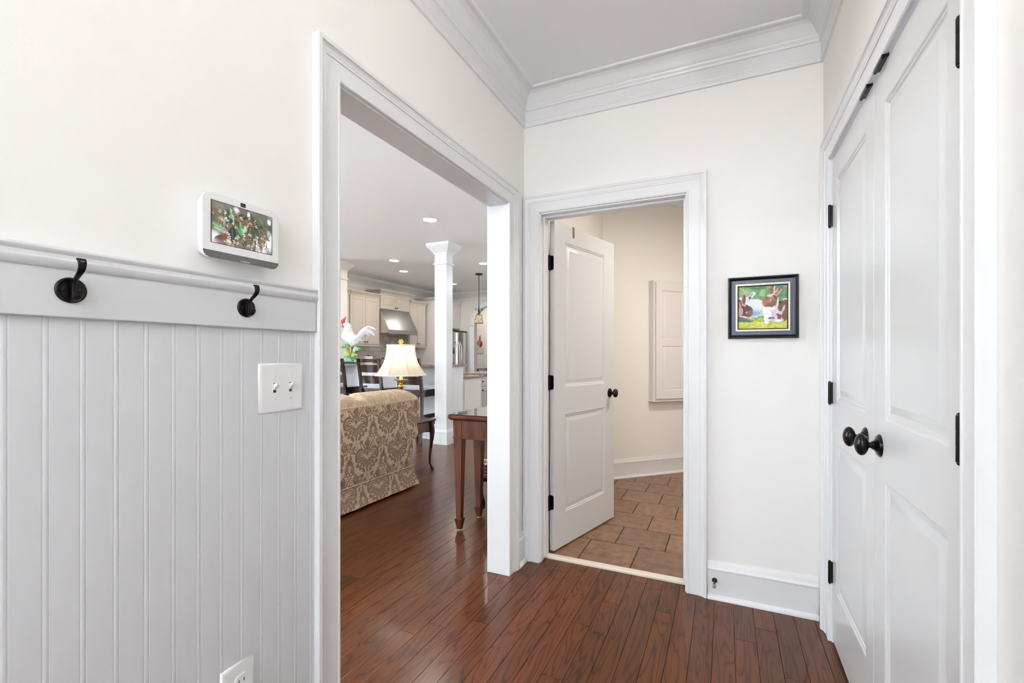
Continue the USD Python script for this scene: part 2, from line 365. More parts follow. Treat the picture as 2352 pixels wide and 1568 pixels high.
def panel_door(W, H, T, panels, ring, both=True):
    """slab in local (u 0..W, depth -T..0 with face at 0, z 0..H); panels (u0,u1,z0,z1) stacked with one u range. Returns frame, [panel meshes]"""
    u0, u1 = panels[0][0], panels[0][1]; panels = sorted(panels, key=lambda p: p[2])
    fr, pans = [], []
    def quad(a, b, c, d): return (np.array([a, b, c, d], float), np.array([[0, 1, 2], [0, 2, 3]]))
    for s, y in ((1, 0.0), (-1, -T)):
        q = lambda a, b, c, d: fr.append(quad((a, y, c), (b, y, c), (b, y, d), (a, y, d)) if s < 0 else quad((a, y, c), (a, y, d), (b, y, d), (b, y, c)))
        b = 0.002
        q(b, u0, b, H - b); q(u1, W - b, b, H - b)
        zs = [b] + [z for p in panels for z in p[2:4]] + [H - b]
        for i in range(0, len(zs), 2): q(u0, u1, zs[i], zs[i + 1])
        for (a0, a1, c0, c1) in panels:
            loops = []
            for off, dep in ring:
                yy = y + s * dep
                loops.append([(a0 + off, yy, c0 + off), (a1 - off, yy, c0 + off), (a1 - off, yy, c1 - off), (a0 + off, yy, c1 - off)])
            L = np.array(loops).reshape(-1, 3); f = []
            for i in range(len(ring) - 1):
                for j in range(4):
                    p, r = i * 4 + j, i * 4 + (j + 1) % 4
                    f += [[p, r, r + 4], [p, r + 4, p + 4]] if s < 0 else [[p, r + 4, r], [p, p + 4, r + 4]]
            e = 4 * (len(ring) - 1); f += [[e, e + 1, e + 2], [e, e + 2, e + 3]] if s < 0 else [[e, e + 2, e + 1], [e, e + 3, e + 2]]
            pm = (L, np.array(f))
            if s > 0: pans.append(pm)
            else: fr.append(pm)
    # edges with small chamfer
    for (pts) in ([(0, 0), (W, 0), (W, H), (0, H)],):
        b = 0.002
        o1 = np.array([(b, 0, b), (W - b, 0, b), (W - b, 0, H - b), (b, 0, H - b)], float)
        o2 = np.array([(0, -b, 0), (W, -b, 0), (W, -b, H), (0, -b, H)], float); o3 = o2 + [0, -T + 2 * b, 0]; o4 = o1 + [0, -T, 0]
        L = np.vstack([o1, o2, o3, o4]); f = []
        for i in range(3):
            for j in range(4):
                p, r = i * 4 + j, i * 4 + (j + 1) % 4; f += [[p, r + 4, r], [p, p + 4, r + 4]]
        fr.append((L, np.array(f)[:, ::-1]))
    return join(*fr), pans
RING = [(0, 0), (0.004, -0.0015), (0.007, -0.0045), (0.013, -0.0045), (0.017, -0.0085), (0.024, -0.0085), (0.026, -0.0085), (0.046, -0.0025), (0.048, -0.0015)]
RING_S = [(0, 0), (0.003, -0.003), (0.008, -0.006), (0.012, -0.006), (0.030, -0.001), (0.032, -0.0005)]
def grid(u0, u1, v0, v1, nu, nv):
    u, v = np.meshgrid(np.linspace(u0, u1, nu), np.linspace(v0, v1, nv)); i = np.arange(nu * nv).reshape(nv, nu)
    a, b, c, d = i[:-1, :-1].ravel(), i[:-1, 1:].ravel(), i[1:, 1:].ravel(), i[1:, :-1].ravel()
    return u.ravel(), v.ravel(), np.vstack([np.stack([a, b, c], 1), np.stack([a, c, d], 1)])
def inflate(outline, thick, step, edge=0.002, power=0.5, reach=None):
    """rounded flat-figure solid from an outline in (x,z): local y is thickness. Returns (v,f)"""
    poly = Polygon(outline).buffer(0)
    if poly.geom_type != 'Polygon': poly = max(poly.geoms, key=lambda g: g.area)
    bd = poly.exterior; n = max(12, int(bd.length / step)); B = np.array([bd.interpolate(i / n, normalized=True).coords[0] for i in range(n)])
    x0, z0, x1, z1 = poly.bounds
    gx, gz = np.meshgrid(np.arange(x0, x1, step), np.arange(z0, z1, step)); inner = poly.buffer(-step * 0.5)
    G = np.stack([gx.ravel(), gz.ravel()], 1); G = G[contains_xy(inner, G[:, 0], G[:, 1])] if not inner.is_empty else G[:0]
    P = np.vstack([B, G])
    from scipy.spatial import Delaunay, cKDTree
    d = Delaunay(P); t = d.simplices; c = P[t].mean(1); t = t[contains_xy(poly, c[:, 0], c[:, 1])]
    dist = cKDTree(B).query(P)[0]; dist[:n] = 0; R = reach or dist.max()
    h = edge + (thick / 2 - edge) * np.clip(dist / R, 0, 1) ** power
    h = np.minimum(thick / 2, h)
    a = np.stack([P[:, 0], -h, P[:, 1]], 1); b = np.stack([P[:, 0], h, P[:, 1]], 1); k = len(P)
    cr = np.cross(P[t[:, 1]] - P[t[:, 0]], P[t[:, 2]] - P[t[:, 0]]); t[cr < 0] = t[cr < 0][:, ::-1]
    j = np.arange(n); jn = (j + 1) % n
    f = np.vstack([t, t[:, ::-1] + k, np.stack([j, j + k, jn + k], 1), np.stack([j, jn + k, jn], 1)])
    return fix((np.vstack([a, b]), f))

# ================================================================== the setting
XL, YB, XR = -1.10, 2.555, 0.41          # hall: left wall, back wall, right wall
XLF, YBF = -1.214, 2.69                  # far faces of the left and back walls
OY0, OY1, OZ = 1.084, 2.322, 2.062       # cased opening in the left wall
DX0, DX1 = -1.004, -0.180                # doorway in the back wall
CY0, CY1, CZ = 1.135, 2.375, 2.068       # closet opening in the right wall
XK, YN, XW, YE = -6.53, 9.78, -5.73, 5.885   # kitchen range wall, arch wall, bar-end wall and its end

# --- floor boards: every board is a piece
PITCH = 0.0845
fl = Thing('floor', (0, 0, 0), 'reddish brown oak strip floor of the hall and the living room beyond', 'floor', kind='structure')
fl.part('subfloor', [box(-8.6, -1.17, -1.6, 11.3, -0.06, -0.016), box(-1.17, 0.53, -3.1, 2.63, -0.06, -0.016)], 'grout_dark')
def board(x0, x1, y0, y1):
    g, b = 0.0008, 0.0006
    x0 += g; x1 -= g; y0 += g; y1 -= g
    v = [(x0 + b, y0 + b, 0), (x1 - b, y0 + b, 0), (x1 - b, y1 - b, 0), (x0 + b, y1 - b, 0)]
    v += [(x, y, -b * 0.8) for x, y in ((x0, y0), (x1, y0), (x1, y1), (x0, y1))] + [(x, y, -0.014) for x, y in ((x0, y0), (x1, y0), (x1, y1), (x0, y1))]
    f = [[0, 1, 2], [0, 2, 3]]
    for i in (0, 4):
        for j in range(4):
            p, q = i + j, i + (j + 1) % 4; f += [[p, p + 4, q + 4], [p, q + 4, q]]
    return np.array(v, float), np.array(f)
ca, sa = math.cos(math.radians(YAW)), math.sin(math.radians(YAW))
def proj(x, y, z=0.0):
    w = -sa * x + ca * y
    return (None if w < 0.15 else (1176 + F_PX * (ca * x + sa * y) / w, Y_HOR + F_PX * (CAM_H - z) / w))
def seen_area(x0, x1, y0, y1):
    tot = 0.0; n = 6
    for i in range(2):
        for j in range(n):
            xa, ya = x0 + (x1 - x0) * (i + 0.5) / 2, y0 + (y1 - y0) * (j + 0.5) / n
            q = proj(xa, ya)
            if q is None or not (0 <= q[0] <= 2352 and q[1] <= 1568): continue
            if xa < -1.17:
                t = -1.17 / xa
                if not (1.09 < ya * t < 2.32): continue
            w = -sa * xa + ca * ya
            tot += (x1 - x0) * (y1 - y0) / (2 * n) * CAM_H * F_PX ** 2 / w ** 3
    return tot
boards = []
k0, k1 = math.floor((-8.5 + 0.051) / PITCH), math.ceil((0.42 + 0.051) / PITCH)
for k in range(k0, k1):
    x0 = -0.051 + k * PITCH; x1 = x0 + PITCH; hall = (x0 + x1) / 2 > -1.17
    lo, hi = (-3.0, 2.632) if hall else (-1.5, 11.25)
    y = lo - rng.uniform(0, 0.6)
    while y < hi:
        L = rng.choice([0.36, 0.55, 0.75, 0.95, 1.15, 1.30]) * rng.uniform(0.93, 1.07)
        a, b = max(y, lo), min(y + L, hi)
        if b - a > 0.03: boards.append((x0, min(x1, 0.42), a, b))
        y += L
areas = np.array([seen_area(*b) for b in boards]); order = np.argsort(-areas)
for i in order[:300]: fl.part('plank', board(*boards[i]), 'oak_floor', smooth=False)
fl.part('distant_planks', join(*[board(*boards[i]) for i in order[300:]]), 'oak_floor', smooth=False, kind='stuff')

# --- mudroom floor: running bond of square tiles
mf = Thing('floor_001', (0, 0, 0), 'brown stone-look tiles in running bond on the mudroom floor', 'floor', kind='structure')
mf.part('mortar_bed', box(-1.10, 1.30, 2.67, 6.9, -0.06, -0.001), 'grout')
TP = 0.311
for r in range(14):
    ya = 2.703 + r * TP - 0.02 * 0; off = -0.345 if r % 2 else -0.50
    if r == 0: pass
    for c in range(-4, 8):
        xa = off + c * TP; x0, x1 = max(xa, -1.098), min(xa + TP, 1.298)
        y0, y1 = (2.675 if r == 0 else ya), ya + TP
        if x1 - x0 < 0.03 or y0 - x1 > 5.55: continue
        g = 0.0032
        if y1 - x0 > 5.585:
            tp = Polygon([(x0 + g, y0 + g), (x1 - g, y0 + g), (x1 - g, y1 - g), (x0 + g, y1 - g)]).intersection(Polygon([(-3, -3 + 5.585), (3, 3 + 5.585), (3, 0), (-3, 0)]))
            if tp.area > 0.002: mf.part('tile', extrude(tp, 0.007, -0.003), 'floor_tile', smooth=False)
            continue
        mf.part('tile', cbox(x0 + g, x1 - g, y0 + g, y1 - g, -0.003, 0.004 + rng.uniform(-0.0004, 0.0004), 0.0015), 'floor_tile', smooth=False)
single('threshold', run([(0, 0), (0, 0.010), (0.006, 0.016), (0.040, 0.016), (0.048, 0.008), (0.048, 0)], [(-0.991, 2.625, 0, 1), (-0.193, 2.625, 0, 1)]), 'threshold', 'cream painted threshold strip between wood floor and brown tile', 'threshold', smooth=20)

# --- walls, ceiling
struct('wall_left', [box(XLF, XL, -3.0, OY0 - 0.012, 0, ZC), box(XLF, XL, OY0 - 0.012, OY1 + 0.012, OZ + 0.012, ZC), box(XLF, XL, OY1 + 0.012, YN, 0, ZC)], 'wall_paint', 'warm white hall wall with wainscot and cased opening to the living room', 'wall')
struct('wall_back', [box(XL, DX0, YB, YBF, 0, ZC), box(DX0, DX1, YB, YBF, 2.066, ZC), box(DX1, 1.30, YB, YBF, 0, ZC)], 'wall_paint', 'warm white end wall of the hall holding the painting and mudroom doorway', 'wall')
struct('wall_right', [box(XR, 0.53, -3.0, CY0, 0, ZC), box(XR, 0.53, CY0, CY1, CZ + 0.014, ZC), box(XR, 0.53, CY1, YB, 0, ZC)], 'wall_paint', 'warm white hall wall around the double closet doors', 'wall')
struct('wall_front', [box(XL, -1.03, -3.12, -3.0, 0, ZC), box(0.33, XR, -3.12, -3.0, 0, ZC), box(-1.03, 0.33, -3.12, -3.0, 0, 0.32), box(-1.03, 0.33, -3.12, -3.0, 2.38, ZC)], 'wall_paint', 'hall wall behind the viewpoint with a tall window', 'wall')
struct('ceiling', box(-8.62, 1.42, -3.12, 11.35, ZC, ZC + 0.1), 'ceiling_paint', 'flat pale ceiling over the hall, living room and kitchen', 'ceiling')
struct('wall_mudroom', [axes(box(0, 3.40, 0, 0.1, 0, ZC), (0.7071, 0.7071, 0), (-0.7071, 0.7071, 0), (0, 0, 1), (-1.10, 4.495, 0)), box(1.30, 1.42, YBF, 6.95, 0, ZC)], 'mud_paint', 'beige mudroom wall running diagonally behind the open door', 'wall')
struct('wall_mudroom', box(XL, XL + 0.004, YBF, 4.495, 0.0, ZC), 'mud_paint', 'beige mudroom side wall behind the open door', 'wall')
struct('wall_living', [box(-8.62, -8.5, -1.6, YE, 0, ZC)] + [box(-8.5, -7.0, -1.6, -1.5, 0, ZC), box(-5.5, -5.05, -1.6, -1.5, 0, ZC), box(-3.6, -3.15, -1.6, -1.5, 0, ZC), box(-1.7, XLF, -1.6, -1.5, 0, ZC), box(-7.0, -1.7, -1.6, -1.5, 0, 0.4), box(-7.0, -1.7, -1.6, -1.5, 2.5, ZC)], 'wall_paint', 'living room outer walls out of sight behind the cased opening', 'wall')
struct('wall_kitchen', [box(XK - 0.12, XK, YE, YN, 0, ZC), box(-8.5, XK, YE - 0.12, YE, 0, ZC)], 'cabinet_white', 'kitchen wall behind the range hood and upper cabinets', 'wall')

# arch wall at the far end of the kitchen
AX, AR, AZ = -5.085, 0.435, 1.985
arch = [(XK, 0), (AX - AR, 0), (AX - AR, AZ)] + [(AX - AR * math.cos(t), AZ + AR * math.sin(t)) for t in np.linspace(0, math.pi, 25)[1:-1]] + [(AX + AR, AZ), (AX + AR, 0), (XLF, 0), (XLF, ZC), (XK, ZC)]
struct('wall_arch', axes(extrude(arch, 0.13), (1, 0, 0), (0, 0, 1), (0, 1, 0), (0, YN, 0)), 'cabinet_white', 'pale kitchen end wall with an arched opening', 'wall')
struct('wall_pantry', [box(-7.0, -3.4, 11.2, 11.3, 0, ZC), box(-7.1, -7.0, YN, 11.3, 0, ZC), box(-3.4, -3.3, YN, 11.3, 0, ZC)], 'cabinet_white', 'pale wall seen through the kitchen arch', 'wall')
arc_o = [(AX - 0.10 - AR - 0.0, AZ)]
ring_o = [(AX - (AR + 0.10) * math.cos(t), AZ + (AR + 0.10) * math.sin(t)) for t in np.linspace(0, math.pi, 33)]
ring_i = [(AX - AR * math.cos(t), AZ + AR * math.sin(t)) for t in np.linspace(math.pi, 0, 33)]
ring_m = [(AX - (AR + 0.055) * math.cos(t), AZ + (AR + 0.055) * math.sin(t)) for t in np.linspace(math.pi, 0, 33)]
tr = Thing('trim_arch', (AX, YN, 0), 'white arch casing with pilasters round the far kitchen opening', 'trim', kind='structure')
up_y = lambda poly, d: axes(extrude(poly, d), (1, 0, 0), (0, 0, 1), (0, -1, 0), (0, YN, 0))
tr.part('arch_moulding', [up_y(ring_o + ring_i, 0.014), up_y(ring_o + ring_m, 0.024)], 'trim')
for sx in (-1, 1):
    xi = AX + sx * AR; xo = AX + sx * (AR + 0.13)
    tr.part('pilaster', [cbox(min(xi, xo), max(xi, xo), YN - 0.018, YN, 0, AZ - 0.05), cbox(min(xi, xo) + 0.02, max(xi, xo) - 0.02, YN - 0.024, YN, 0.2, AZ - 0.12)], 'trim')
    tr.part('impost', [cbox(min(xi, xo) - 0.012, max(xi, xo) + 0.012, YN - 0.03, YN, AZ - 0.05, AZ - 0.018), cbox(min(xi, xo) - 0.03, max(xi, xo) + 0.03, YN - 0.045, YN, AZ - 0.018, AZ + 0.005)], 'trim')

# --- crown mouldings
CROWN = [(0, 2.581), (0.010, 2.583), (0.013, 2.590), (0.013, 2.608), (0.010, 2.614), (0.012, 2.618), (0.012, 2.672), (0.019, 2.676), (0.021, 2.684), (0.016, 2.690), (0.022, 2.698), (0.024, 2.704), (0.032, 2.712), (0.038, 2.722), (0.046, 2.735), (0.058, 2.748), (0.074, 2.757), (0.092, 2.759), (0.098, 2.762), (0.1, ZC), (0, ZC)]
struct('trim_crown', run(CROWN, [(XL, -3.0, 1, 0), (XL, YB, 1, -1), (XR, YB, -1, -1), (XR, -3.0, -1, 0)]), 'trim', 'white crown moulding round the hall ceiling', 'crown moulding', smooth=17)
KCROWN = [(0, 2.545), (0.012, 2.547), (0.014, 2.565), (0.010, 2.575), (0.010, 2.625), (0.018, 2.632), (0.024, 2.65), (0.045, 2.675), (0.075, 2.705), (0.094, 2.72), (0.1, 2.74), (0.105, ZC), (0, ZC)]
struct('trim_crown', run(KCROWN, [(XK, YE, 1, 0), (XK, YN, 1, -1), (XLF, YN, -1, -1), (XLF, 2.6, -1, 0)]), 'cabinet_white', 'cream crown moulding along the kitchen ceiling', 'crown moulding', smooth=17)

# --- baseboards
BASE = [(0, 0), (0.030, 0), (0.030, 0.006), (0.027, 0.016), (0.019, 0.022), (0.0165, 0.024), (0.0165, 0.140), (0.019, 0.143), (0.019, 0.150), (0.013, 0.156), (0.011, 0.168), (0.0075, 0.178), (0.006, 0.184), (0.004, 0.187), (0, 0.187)]
BASE2 = [(o, z * 1.06) for o, z in BASE]
struct('baseboard_back', run(BASE, [(-0.086, YB, 0, -1), (XR - 0.02, YB, 0, -1)]), 'trim', 'tall white baseboard between mudroom doorway and closet', 'baseboard', smooth=40)
struct('baseboard_left', run(BASE, [(XL, 2.425, 1, 0), (XL, YB - 0.0, 1, 0)]), 'trim', 'short white baseboard in the corner beside the cased opening', 'baseboard', smooth=40)
struct('baseboard_wainscot', run(BASE, [(XL, -3.0, 1, 0), (XL, 0.985, 1, 0)]), 'trim', 'white baseboard under the beadboard wainscot', 'baseboard', smooth=40)
struct('baseboard_right', run(BASE, [(XR, -3.0, -1, 0), (XR, 1.03, -1, 0)]), 'trim', 'white baseboard on the right wall beside the closet', 'baseboard', smooth=40)
struct('baseboard_mudroom', run(BASE2, [(-1.096, YBF, 1, 0), (-1.096, 4.505, 1, -0.414), (1.30, 6.901, 0.7071, -0.7071)]), 'trim', 'white baseboard along the diagonal mudroom wall', 'baseboard', smooth=40)

# --- casings and jambs
struct('trim_opening', casing((XL, 0, 0), (0, 1, 0), (1, 0, 0), OY0, OY1, OZ + 0.006), 'trim', 'white moulded casing round the wide living room opening', 'casing', smooth=25)
struct('trim_opening', casing((XLF, 0, 0), (0, 1, 0), (-1, 0, 0), OY0, OY1, OZ + 0.006), 'trim', 'white casing on the living room side of the opening', 'casing', smooth=25)
jt = Thing('trim_jamb', (XL, OY1, 0), 'white flat jamb lining the living room opening', 'jamb', kind='structure')
jt.part('side_jamb', cbox(XLF - 0.001, XL + 0.001, OY1, OY1 + 0.012, 0, OZ, 0.0008), 'trim'); jt.part('side_jamb', cbox(XLF - 0.001, XL + 0.001, OY0 - 0.012, OY0, 0, OZ, 0.0008), 'trim'); jt.part('head_jamb', cbox(XLF - 0.001, XL + 0.001, OY0 - 0.012, OY1 + 0.012, OZ, OZ + 0.012, 0.0008), 'trim')
struct('trim_doorway', casing((0, YB, 0), (1, 0, 0), (0, -1, 0), -1.0, -0.186, 2.062), 'trim', 'white moulded casing round the mudroom doorway', 'casing', smooth=25)
jd = Thing('trim_jamb', (DX0, YBF, 0), 'white jamb and door stop inside the mudroom doorway', 'jamb', kind='structure')
jd.part('side_jamb', cbox(DX0, -0.993, YB - 0.001, YBF + 0.001, 0, 2.054, 0.0008), 'trim'); jd.part('side_jamb', cbox(-0.192, DX1, YB - 0.001, YBF + 0.001, 0, 2.054, 0.0008), 'trim'); jd.part('head_jamb', cbox(DX0, DX1, YB - 0.001, YBF + 0.001, 2.054, 2.066, 0.0008), 'trim')
jd.part('door_stop_strip', [cbox(-0.993, -0.981, 2.595, 2.650, 0.016, 2.054, 0.002), cbox(-0.204, -0.192, 2.595, 2.650, 0.016, 2.054, 0.002), cbox(-0.981, -0.204, 2.595, 2.650, 2.042, 2.054, 0.002)], 'trim')
struct('trim_closet', casing((XR, 0, 0), (0, 1, 0), (-1, 0, 0), 1.137, 2.372, 2.064), 'trim', 'white moulded casing round the double closet doors', 'casing', smooth=25)
jc = Thing('trim_jamb', (XR, CY1, 0), 'white jamb round the closet doors', 'jamb', kind='structure')
jc.part('side_jamb', cbox(XR - 0.001, 0.53, CY1 - 0.012, CY1, 0, CZ, 0.0008), 'trim'); jc.part('side_jamb', cbox(XR - 0.001, 0.53, CY0, CY0 + 0.012, 0, CZ, 0.0008), 'trim'); jc.part('head_jamb', cbox(XR - 0.001, 0.53, CY0, CY1, CZ, CZ + 0.014, 0.0008), 'trim')

# --- beadboard wainscot: every board a piece, with its bead
wn = Thing('wainscot', (XL, 0, 0), 'white beadboard wainscot with a tall rail on the left hall wall', 'wainscot', kind='structure')
BP = 0.0524
bead = [(0.0, 0), (0.0, 0.0073), (0.0014, 0.008), (BP - 0.0106, 0.008), (BP - 0.0092, 0.0073), (BP - 0.0086, 0.0073)] + [(BP - 0.0045 - 0.0040 * math.cos(t), 0.0072 + 0.0010 * math.sin(t)) for t in np.linspace(0.25, math.pi - 0.25, 7)] + [(BP, 0.0073), (BP, 0)]
for k in range(-14, 13):
    ya = 0.350 + k * BP; yb = min(ya + BP, 0.985)
    p = [(min(y, yb - ya), d) for y, d in bead]
    wn.part('beadboard', axes(extrude(Polygon(p).buffer(0), 1.289 - 0.17), (0, 1, 0), (1, 0, 0), (0, 0, 1), (XL, ya, 0.17)), 'wainscot', smooth=40)
wn.part('rail', cbox(XL, XL + 0.019, -3.0, 0.984, 1.289, 1.390, 0.002), 'wainscot')
CAPP = [(0, 1.376), (0.021, 1.376), (0.0235, 1.379), (0.026, 1.386), (0.026, 1.391), (0.022, 1.395), (0.021, 1.401), (0.024, 1.405), (0.0245, 1.409), (0.022, 1.412), (0.010, 1.4155), (0, 1.4155)]
wn.part('rail_moulding', run(CAPP, [(XL, -3.0, 1, 0), (XL, 0.984, 1, 0)]), 'wainscot', smooth=35)

# --- windows out of frame (daylight comes in through these)
def window(name, o, u, n, w, z0, z1, label):
    o, u, n = (np.array(q, float) for q in (o, u, n)); t = Thing(name, tuple(o), label, 'window', kind='structure')
    B = lambda a, b, c, d, e, f: axes(box(a, b, c, d, e, f), u, n, (0, 0, 1), o)
    t.part('window_frame', [B(-w / 2, w / 2, 0.0, 0.05, z0 - 0.06, z0), B(-w / 2, w / 2, 0.0, 0.05, z1, z1 + 0.06), B(-w / 2 - 0.06, -w / 2, 0.0, 0.05, z0 - 0.06, z1 + 0.06), B(w / 2, w / 2 + 0.06, 0.0, 0.05, z0 - 0.06, z1 + 0.06), B(-w / 2, w / 2, 0.02, 0.06, (z0 + z1) / 2 - 0.02, (z0 + z1) / 2 + 0.02)], 'trim')
    t.part('pane', B(-w / 2, w / 2, 0.0, 0.006, z0, z1), 'pane')
window('window_1', (-0.35, -3.0, 0), (1, 0, 0), (0, 1, 0), 1.30, 0.36, 2.34, 'tall white framed window at the near end of the hall')
for k, xx in enumerate((-2.4, -4.3, -6.2)): window('window_%d' % (k + 2), (xx, -1.5, 0), (1, 0, 0), (0, 1, 0), 1.36, 0.45, 2.45, ('rightmost', 'middle', 'leftmost')[k] + ' living room window of the three on the near wall')
for k, yy in enumerate((0.6, 3.2)): window('window_%d' % (k + 5), (-8.5, yy, 0), (0, -1, 0), (1, 0, 0), 1.5, 0.5, 2.4, ('near', 'far')[k] + ' window on the outer living room wall')
window('window_7', (XLF, 7.6, 0), (0, 1, 0), (-1, 0, 0), 1.6, 0.95, 2.15, 'kitchen window facing the range wall')

# ------------------------------------------------------------------ doors
def hinge(t, pin, half, nrm, leaf, under=None, z=(0,), leaf_t=0.003):
    """a barrel hinge at pin (x, y) centred on each height: barrel of three knuckles, two leaves"""
    for zc in z:
        h = 0.0445
        path = t.part('hinge', join(*[cyl(0.0062, 2 * h / 3 - 0.0004, (pin[0], pin[1], zc - h + i * 2 * h / 3), 14, b=0.0006) for i in range(3)] + [lathe([(0.002, 0), (0.0045, 0.002), (0.0052, 0.005)], 12, (pin[0], pin[1], zc - h - 0.006)), lathe([(0.0052, 0), (0.0045, 0.003), (0.002, 0.005)], 12, (pin[0], pin[1], zc + h))]), 'bronze')
        for l in leaf: t.part('leaf', l(zc, h), 'bronze', under=path)
def rounded_leaf(W, H, r=0.012):
    return Polygon([(0, -H), (W - r, -H)] + [(W - r + r * math.sin(a), -H + r - r * math.cos(a)) for a in np.linspace(0, math.pi / 2, 6)] + [(W - r + r * math.cos(a), H - r + r * math.sin(a)) for a in np.linspace(0, math.pi / 2, 6)] + [(0, H)])
ROS = [(0.0335, 0), (0.0335, 0.002), (0.031, 0.004), (0.029, 0.0048), (0.0285, 0.007), (0.024, 0.0085), (0.017, 0.012), (0.0125, 0.016), (0.0125, 0.019), (0.0105, 0.020)]
def knob(t, o, n, stand=0.042, sy=1.0, sz=1.2, under=None):
    """rosette, shank and egg-shaped knob along n from o"""
    n = np.array(n, float); up = np.array([0, 0, 1.0]); s = np.cross(up, n); o = np.array(o, float)
    p = t.part('knob', axes([lathe([(0.0001, -0.019)] + [(0.0265 * math.sin(a), -0.0175 * math.cos(a)) for a in np.linspace(0.15, math.pi - 0.15, 22)] + [(0.0001, 0.0178)], 40, (0, 0, stand), scale=(sy, sz, 1))], s, up, n, o), 'bronze', smooth=60, under=under)
    t.part('rosette', axes(lathe(ROS, 40), s, up, n, o), 'bronze', smooth=45, under=p)
    t.part('shank', axes(lathe([(0.0095, 0.018), (0.0085, 0.024), (0.0105, stand - 0.012)], 24), s, up, n, o), 'bronze', smooth=45, under=p)

# open mudroom door, hinged on the left jamb
A75 = math.radians(75.3); du = np.array([math.cos(A75), math.sin(A75), 0]); dn = np.array([math.sin(A75), -math.cos(A75), 0])   # along the leaf, and out of its visible face
PH = np.array([-0.961, 2.703, 0.0]); DW, DH, DT = 0.790, 2.040, 0.035
d1 = Thing('door_1', (-0.985, 2.697, 0.016), 'white two-panel mudroom door standing open on black hinges', 'door', kind='structure')
fr, pans = panel_door(DW, DH, DT, [(0.122, 0.648, 0.21, 0.832), (0.122, 0.648, 1.005, 1.930)], RING)
put_d = lambda m: axes(m, du, dn, (0, 0, 1), PH + [0, 0, 0.016])
d1.part('slab', put_d(fr), 'door', smooth=20)
for p in pans: d1.part('panel', put_d(p), 'door', smooth=20)
PIN = (-0.9915, 2.6985)
def leaf_edge(zc, h): return axes(extrude(rounded_leaf(0.030, h), 0.002), tuple(dn), (0, 0, 1), tuple(-du), tuple(np.array([-0.961, 2.703, zc]) - dn * DT))
def leaf_jamb(zc, h): return box(-0.9935, -0.9915, 2.660, 2.697, zc - h, zc + h)
hinge(d1, (-0.9945 + 0.004, 2.6985), 0, None, [leaf_edge, leaf_jamb], z=(0.312, 1.055, 1.796))
kb = PH + du * 0.722 + [0, 0, 0.948]
knob(d1, kb, dn, 0.046); knob(d1, kb - dn * DT, -dn, 0.046)
sh = Thing('over_door_hook', tuple(PH + du * 0.222 + [0, 0, 2.04]), 'dark brown metal hook strap bent over the top of the open door', 'hook')
hp = lambda a, b, c, d, e, f: axes(cbox(a, b, c, d, e, f, 0.0012), du, dn, (0, 0, 1), PH + [0, 0, 0.016])
strap = Polygon([(-0.011, 0.05), (-0.011, 0)] + [(0.011 * -math.cos(a), -0.011 * math.sin(a) * 0.8) for a in np.linspace(0, math.pi, 9)] + [(0.011, 0.05)])
sh.part('front_strap', axes(extrude(Polygon([(-0.010, 0.066), (-0.008, 0.004)] + [(-0.008 * math.cos(a), 0.004 - 0.008 * math.sin(a)) for a in np.linspace(0, math.pi, 9)] + [(0.010, 0.066)]).buffer(0), 0.002), tuple(du), (0, 0, 1), tuple(dn), PH + du * 0.222 + dn * 0.0005 + [0, 0, 0.016 + DH - 0.064]), 'strap')
sh.part('top_strap', hp(0.212, 0.232, -DT - 0.003, 0.0025, DH + 0.0003, DH + 0.003), 'strap')
sh.part('back_hook', join(hp(0.212, 0.232, -DT - 0.003, -DT - 0.0008, DH - 0.16, DH), hp(0.212, 0.232, -DT - 0.035, -DT - 0.003, DH - 0.162, DH - 0.157), hp(0.212, 0.232, -DT - 0.037, -DT - 0.033, DH - 0.16, DH - 0.12)), 'strap')

# closet doors
XD = 0.4125
def closet(name, y0, y1, hinge_y, label, knob_y):
    t = Thing(name, (XD, (y0 + y1) / 2, 0.012), label, 'door', kind='structure')
    W = y1 - y0
    fr, pans = panel_door(W, 2.044, 0.035, [(0.088, W - 0.105 if hinge_y < y0 + 0.1 else W - 0.080, 0.228, 0.846), (0.088, W - 0.105 if hinge_y < y0 + 0.1 else W - 0.080, 1.022, 1.938)], RING)
    mp = lambda m: axes(m, (0, 1, 0), (-1, 0, 0), (0, 0, 1), (XD, y0, 0.012))
    t.part('slab', mp(fr), 'door', smooth=20)
    for p in pans: t.part('panel', mp(p), 'door', smooth=20)
    s = 1 if hinge_y > y0 + 0.1 else -1
    lf = lambda zc, h: box(XD - 0.007, XD + 0.001, min(hinge_y, hinge_y - s * 0.004), max(hinge_y, hinge_y - s * 0.004), zc - h, zc + h)
    hinge(t, (XR - 0.0085, hinge_y), 0, None, [lf], z=(0.300, 1.063, 1.815))
    knob(t, (XD, knob_y, 0.955), (-1, 0, 0), 0.045, sy=0.95, sz=1.22)
    ym = y1 - 0.10 if s < 0 else y0 + 0.05
    return t
closet('door_2', 1.7605, 2.3625, 2.3605, 'white two-panel closet door leaf next to the hall corner', 1.847)
closet('door_3', 1.1485, 1.7565, 1.1505, 'white two-panel closet door leaf nearest the viewer', 1.696)
for k, (ya, yb) in enumerate(((1.612, 1.698), (1.770, 1.853))):
    c = Thing('ball_catch', (XR, (ya + yb) / 2, 2.05), 'black catch plate at the head of the closet, ' + ('nearer to the viewer' if k == 0 else 'nearer to the hall corner'), 'door catch', group=None)
    c.part('strike_plate', cbox(XR - 0.013, XR + 0.004, ya, yb, 2.0565, 2.0675, 0.002), 'bronze')
    c.part('lip', lathe([(0.0055, 0), (0.0055, yb - ya - 0.004)], 12, (XR - 0.009, ya + 0.002, 2.0575), 'y'), 'bronze')

